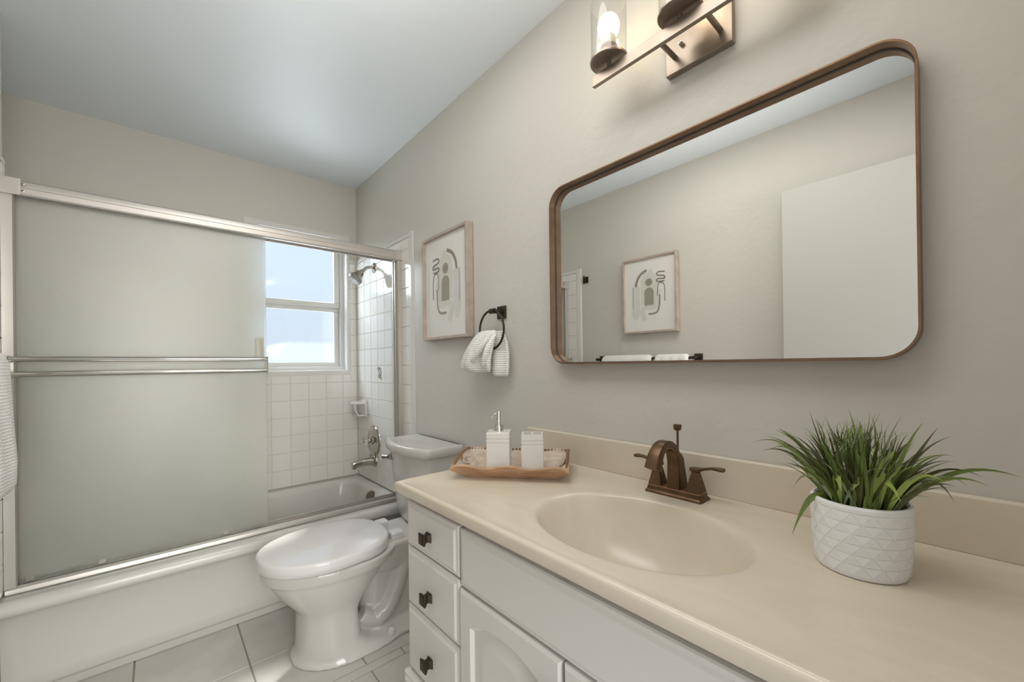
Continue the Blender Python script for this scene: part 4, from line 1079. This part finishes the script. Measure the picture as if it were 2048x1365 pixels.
for y in (0.668, 0.463, 0.258):
    bm = BM(); lathe(bm, [(0.006, 0.0), (0.006, 0.011), (0.050, 0.011), (0.052, 0.013), (0.052, 0.018), (0.050, 0.020), (0.023, 0.020)], (BX, y, 1.981), (0, 0, 1), n=40)
    cp = obj('shade_holder', bm, M['fixture'], vl, angle=40)
    bm = BM(); lathe(bm, [(0.0235, 0.0), (0.0235, 0.034), (0.022, 0.036), (0.016, 0.036)], (BX, y, 2.0010), (0, 0, 1), n=32); obj('socket', bm, M['fixture'], cp, angle=40)
    bm = BM(); lathe(bm, [(0.0495, 0.0), (0.0495, 0.155), (0.0475, 0.155), (0.0475, 0.001)], (BX, y, 2.0015), (0, 0, 1), n=48, cap=False); obj('glass_shade', bm, M['clear'], cp, angle=40)
    bm = BM(); lathe(bm, [(0.015, 0.0), (0.019, 0.004), (0.0205, 0.024), (0.020, 0.026)], (BX, y, 2.0370), (0, 0, 1), n=24); bn = obj('bulb_collar', bm, M['bulb_neck'], cp, angle=40)
    bm = BM(); lathe(bm, [(0.0195, 0.0), (0.0245, 0.008), (0.029, 0.020), (0.030, 0.032), (0.0275, 0.045), (0.021, 0.055), (0.011, 0.061), (0.0, 0.063)], (BX, y, 2.0635), (0, 0, 1), n=32, cap=False)
    obj('bulb', bm, M['bulb'], cp, angle=80)

# ================================================================== FRAMED PRINTS
def picture(label, flip):
    """local frame: a along the wall 0..W, z up, d away from wall"""
    root = thing('framed_print', label, 'picture', (0, 0, 0), 'framed abstract prints')
    root['_org'] = [0, 0, 0]
    W_, HH = 0.398, 0.514
    def pt(a, z, d): return (-d, a, z)
    def rr(ins, d): return [pt(ins, ins, d), pt(W_ - ins, ins, d), pt(W_ - ins, HH - ins, d), pt(ins, HH - ins, d)]
    bm = BM()
    loft(bm, [rr(0.0, 0.004), rr(0.0, 0.038), rr(0.001, 0.039), rr(0.0125, 0.039), rr(0.0135, 0.038), rr(0.0135, 0.010)], cap=False)
    bm.faces.new([bm.verts.new(p) for p in rr(0.0, 0.004)])
    obj('frame', bm, M['wood_frame'], root, angle=30)
    bm = BM(); bm.faces.new([bm.verts.new(p) for p in rr(0.013, 0.024)])
    pr_ = obj('print', bm, M['mat_board'], root, smooth=False)
    # printed abstract shapes (A: 0..1 from far edge, Z: 0..1 up)
    tones = {'dark': (0.21, 0.20, 0.175), 'brown': (0.33, 0.285, 0.235), 'olive': (0.36, 0.335, 0.265), 'pale': (0.76, 0.73, 0.67), 'grey': (0.74, 0.735, 0.71), 'white': (0.82, 0.81, 0.78)}
    mats = [pmat('print_' + k, v, 0.6) for k, v in tones.items()]; ix = {k: i for i, k in enumerate(tones)}
    bm = BM()
    layer = [0.0244]
    def P2(y, z): return (W_ * 0.5 + (y - 1.672), z - 1.278)        # from measured wall coordinates (y along wall, z)
    def poly(pts, m):
        layer[0] += 0.00012
        bm.faces.new([bm.verts.new(pt(a, z, layer[0])) for a, z in [P2(*p) for p in pts]]).material_index = ix[m]
    def strip(pts, w_, m):
        layer[0] += 0.00012
        L_ = [Vector((*P2(*p), 0)) for p in pts]; L_ = catmull(L_, 6); rows = []
        for i, p in enumerate(L_):
            d = (L_[min(i + 1, len(L_) - 1)] - L_[max(i - 1, 0)]).normalized(); q = Vector((-d.y, d.x, 0)) * w_ / 2
            rows.append([pt(p.x - q.x, p.y - q.y, layer[0]), pt(p.x + q.x, p.y + q.y, layer[0])])
        loft(bm, rows, cap=False, closed=False, mat=ix[m])
    def circle(y, z, ry, rz, m): poly([(y + ry * math.cos(2 * PI * k / 28), z + rz * math.sin(2 * PI * k / 28)) for k in range(28)], m)
    def arch(y, z0, z1, hw, m):
        poly([(y + hw, z0), (y - hw, z0)] + [(y - hw * math.cos(PI * k / 16), z1 - hw + hw * math.sin(PI * k / 16)) for k in range(17)], m)
    arch(1.672, 1.470, 1.685, 0.062, 'pale')
    strip([(1.690, 1.700), (1.660, 1.655), (1.640, 1.62)], 0.03, 'pale')
    circle(1.572, 1.440, 0.030, 0.070, 'grey'); poly([(1.602, 1.440), (1.542, 1.440), (1.542, 1.600), (1.602, 1.600)], 'grey')
    strip([(1.738, 1.560), (1.736, 1.480), (1.725, 1.455), (1.690, 1.450), (1.645, 1.450), (1.620, 1.425), (1.630, 1.385), (1.640, 1.365)], 0.034, 'pale')
    strip([(1.655, 1.703), (1.610, 1.680), (1.582, 1.640), (1.572, 1.600)], 0.017, 'brown')
    circle(1.670, 1.618, 0.026, 0.026, 'olive'); arch(1.671, 1.463, 1.583, 0.034, 'olive')
    circle(1.670, 1.618, 0.016, 0.014, 'brown')
    strip([(1.785, 1.672), (1.745, 1.677), (1.728, 1.668), (1.735, 1.655), (1.775, 1.647), (1.785, 1.636), (1.778, 1.628), (1.740, 1.632), (1.727, 1.622), (1.740, 1.612), (1.783, 1.612)], 0.0075, 'dark')
    strip([(1.784, 1.480), (1.784, 1.560), (1.776, 1.595), (1.757, 1.605), (1.740, 1.595), (1.733, 1.560), (1.733, 1.520)], 0.005, 'dark')
    strip([(1.748, 1.525), (1.744, 1.450), (1.730, 1.415), (1.700, 1.405), (1.665, 1.405)], 0.010, 'brown')
    strip([(1.552, 1.60), (1.550, 1.45)], 0.003, 'brown')
    obj('abstract_shapes', bm, mats, pr_, smooth=False)
    bm = BM()
    x0, x1 = 0.0132, W_ - 0.0132
    bm.faces.new([bm.verts.new(p) for p in rr(0.0134, 0.030)])
    obj('glazing', bm, M['clear'], root, smooth=False)
    del root['_org']
    return root
p1 = picture('framed abstract print on the wall between the tiled alcove and the towel ring', False)
p1.location = (0.0, 1.4755, 1.277)
p2 = picture('framed abstract print on the left wall, seen only in the mirror', True)
p2.rotation_euler = (0, 0, PI); p2.location = (XL, 1.640, 1.352)

# ================================================================== TOWEL RING + HAND TOWEL
tr_ = thing('towel_ring', 'dark bronze towel ring with square wall plate below the framed print', 'towel ring', (0, 1.279, 1.364))
bm = BM(); loft(bm, [[(x, 1.279 + a, 1.364 + b) for a, b in rrect(h_, h_, 0.001, 1)] for x, h_ in ((-0.0005, 0.026), (-0.007, 0.026), (-0.009, 0.024))]); obj('wall_plate', bm, M['dark_bronze'], tr_, angle=30)
bm = BM(); tube(bm, [(-0.008, 1.279, 1.366), (-0.060, 1.279, 1.366)], 0.009, 14); tube(bm, [(-0.052, 1.264, 1.366), (-0.052, 1.294, 1.366)], 0.0105, 14); obj('post', bm, M['dark_bronze'], tr_)
bm = BM(); RC = Vector((-0.054, 1.285, 1.291)); RR = 0.078
ring = [RC + Vector((0.0, RR * math.sin(2 * PI * k / 48), RR * math.cos(2 * PI * k / 48))) for k in range(48)]
rings = []
for k, p in enumerate(ring):
    rd_ = (p - RC).normalized()
    rings.append([p + (rd_ * math.cos(2 * PI * j / 10) + Vector((1, 0, 0)) * math.sin(2 * PI * j / 10)) * 0.0045 for j in range(10)])
rings.append(rings[0]); loft(bm, rings, cap=False); obj('ring', bm, M['dark_bronze'], tr_, angle=80)

ht = thing('hand_towel', 'white waffle hand towel hanging through the bronze ring', 'towel', (-0.054, 1.32, 1.213))
def drape(rows, n=40, th=0.011, folds=3, amp=0.010, seed=1, ph=0.0):
    """rows: (z, y_left, y_right, x_mid, thickness, foldamp); closed blanket-like body with folds"""
    bm = BM(); rings = []
    for (z, yl, yr, xm, t_, fa_) in rows:
        r_ = []
        for k in range(n):
            s_ = k / (n - 1); y = yl + (yr - yl) * s_
            r_.append((xm + fa_ * math.sin(folds * 2 * PI * s_ + ph) - t_ * (math.sin(PI * s_) ** 0.35) / 2, y, z + 0.0))
        for k in range(n - 1, -1, -1):
            s_ = k / (n - 1); y = yl + (yr - yl) * s_
            r_.append((xm + fa_ * 0.6 * math.sin(folds * 2 * PI * s_ + ph) + t_ * (math.sin(PI * s_) ** 0.35) / 2, y, z))
        rings.append(r_)
    loft(bm, rings)
    bmesh.ops.remove_doubles(bm, verts=bm.verts, dist=0.0001)
    return bm
# front lobe: falls from the bottom of the ring toward the room and fans out to the left
rows = [(1.289, 1.352, 1.262, -0.056, 0.010, 0.000), (1.283, 1.368, 1.252, -0.058, 0.024, 0.002), (1.262, 1.395, 1.244, -0.066, 0.030, 0.004), (1.230, 1.425, 1.243, -0.074, 0.034, 0.008), (1.195, 1.452, 1.248, -0.080, 0.036, 0.010), (1.160, 1.472, 1.253, -0.082, 0.036, 0.011), (1.136, 1.470, 1.256, -0.080, 0.034, 0.010), (1.124, 1.445, 1.262, -0.078, 0.024, 0.008), (1.120, 1.425, 1.268, -0.077, 0.010, 0.006)]
bm = drape(rows, folds=1.6, ph=0.6)
o = obj('front_fold', bm, M['towel'], ht, angle=80)
rows = [(1.285, 1.300, 1.232, -0.042, 0.010, 0.0), (1.270, 1.305, 1.222, -0.038, 0.018, 0.002), (1.235, 1.310, 1.210, -0.034, 0.022, 0.004), (1.190, 1.310, 1.203, -0.034, 0.026, 0.006), (1.140, 1.310, 1.202, -0.036, 0.028, 0.007), (1.112, 1.305, 1.204, -0.038, 0.026, 0.007), (1.103, 1.300, 1.208, -0.038, 0.008, 0.006)]
bm = drape(rows, folds=1.2, ph=2.0)
obj('rear_fold', bm, M['towel'], ht, angle=80)
# raised diagonal crease on the front
bm = BM()
pc = catmull([(-0.070, 1.262, 1.276), (-0.096, 1.282, 1.235), (-0.106, 1.322, 1.190), (-0.104, 1.352, 1.165)], 6)
tube(bm, pc, [0.006 + 0.006 * math.sin(PI * (i + 1) / (len(pc) + 1)) for i in range(len(pc))], 12)
pc = catmull([(-0.060, 1.250, 1.272), (-0.090, 1.256, 1.225), (-0.100, 1.268, 1.180), (-0.096, 1.290, 1.140)], 6)
tube(bm, pc, [0.005 + 0.008 * math.sin(PI * (i + 1) / (len(pc) + 1)) for i in range(len(pc))], 12)
obj('crease', bm, M['towel'], ht, angle=80)

# ================================================================== LEFT WALL: TOWEL BAR, BATH TOWELS, HOOK
tbz = 1.178
tbar = thing('towel_bar', 'dark bronze towel bar on the left wall, seen in the mirror', 'towel bar', (XL, 1.48, tbz))
bm = BM(); tube(bm, [(-1.405, 1.125, tbz), (-1.405, 1.840, tbz)], 0.008, 12); obj('bar', bm, M['dark_bronze'], tbar)
for y in (1.125, 1.840):
    bm = BM(); loft(bm, [[(x, y + a, tbz + b) for a, b in rrect(h_, h_, 0.001, 1)] for x, h_ in ((XL + 0.0005, 0.025), (XL + 0.008, 0.025), (XL + 0.010, 0.023))])
    tube(bm, [(XL + 0.009, y, tbz), (-1.396, y, tbz)], 0.010, 12)
    obj('bracket', bm, M['dark_bronze'], tbar, angle=40)
def hung_towel(label, y0, y1, zb_, ztop, xf, seed):
    root = thing('bath_towel', label, 'towel', (-1.405, (y0 + y1) / 2, zb_), 'bath towels on the left towel bar')
    bm = BM(); n = 26; rings = []
    # section in x-z (an inverted U), swept along y with small waves
    sec = [(-1.440, zb_ + 0.02), (-1.432, ztop - 0.045), (-1.425, ztop - 0.015), (-1.405, ztop), (-1.388, ztop - 0.008), (-1.378, ztop - 0.035), (-1.376 + (xf + 1.376) * 0.4, 1.02), (xf, 0.90), (xf - 0.002, zb_ + 0.03), (xf - 0.014, zb_ + 0.004), (-1.392, zb_), (-1.398, zb_ + 0.02), (-1.402, 1.00), (-1.396, tbz + 0.004), (-1.405, tbz + 0.0095), (-1.414, tbz + 0.004), (-1.416, 1.00), (-1.420, zb_ + 0.02), (-1.430, zb_ + 0.005)]
    for j in range(n):
        s_ = j / (n - 1); y = y0 + (y1 - y0) * s_
        pinch = 1 - 0.0 * s_; e = min(s_, 1 - s_) / 0.06; e = min(1, e) ** 0.5
        rr_ = []
        for k, (x, z) in enumerate(sec):
            wv = 0.004 * math.sin(7 * s_ * PI + seed + z * 3) * (1 if k in (6, 7, 8) else 0.2)
            cxm = -1.405 + (x + 1.405) * (0.80 + 0.20 * e) if k < 10 else x
            flare = 0.018 * max(0, (tbz - z)) / 0.35 * (s_ if y1 > 1.5 else s_ - 1)
            zz = z - (0.010 * (1 - e) if z > tbz else 0)
            rr_.append((cxm + wv, y + flare, zz))
        rings.append(rr_)
    loft(bm, rings)
    obj('towel_body', bm, M['towel'], root, angle=70)
    return root
hung_towel('white waffle bath towel at the left image edge, hanging nearest the tub', 1.400, 1.786, 0.812, 1.205, -1.364, 0.3)
hung_towel('white waffle bath towel near the door end of the towel bar, seen in the mirror', 1.155, 1.372, 0.850, 1.203, -1.374, 1.7)
hk = thing('robe_hook', 'small dark bronze robe hook high on the left wall, seen in the mirror', 'hook', (XL, 2.04 - 0.018, 1.805))
bm = BM(); yh, zh_ = 1.992, 1.800
loft(bm, [[(x, yh + a, zh_ + b) for a, b in rrect(h_, h_, 0.001, 1)] for x, h_ in ((XL + 0.0005, 0.024), (XL + 0.008, 0.024))])
obj('wall_plate', bm, M['dark_bronze'], hk, angle=40)
bm = BM(); tube(bm, catmull([(XL + 0.007, yh, zh_), (XL + 0.018, yh, zh_), (XL + 0.026, yh, zh_ + 0.008), (XL + 0.026, yh, zh_ + 0.030)], 4), 0.006, 10); obj('peg', bm, M['dark_bronze'], hk)

for o in bpy.data.objects:
    if '_org' in o: del o['_org']
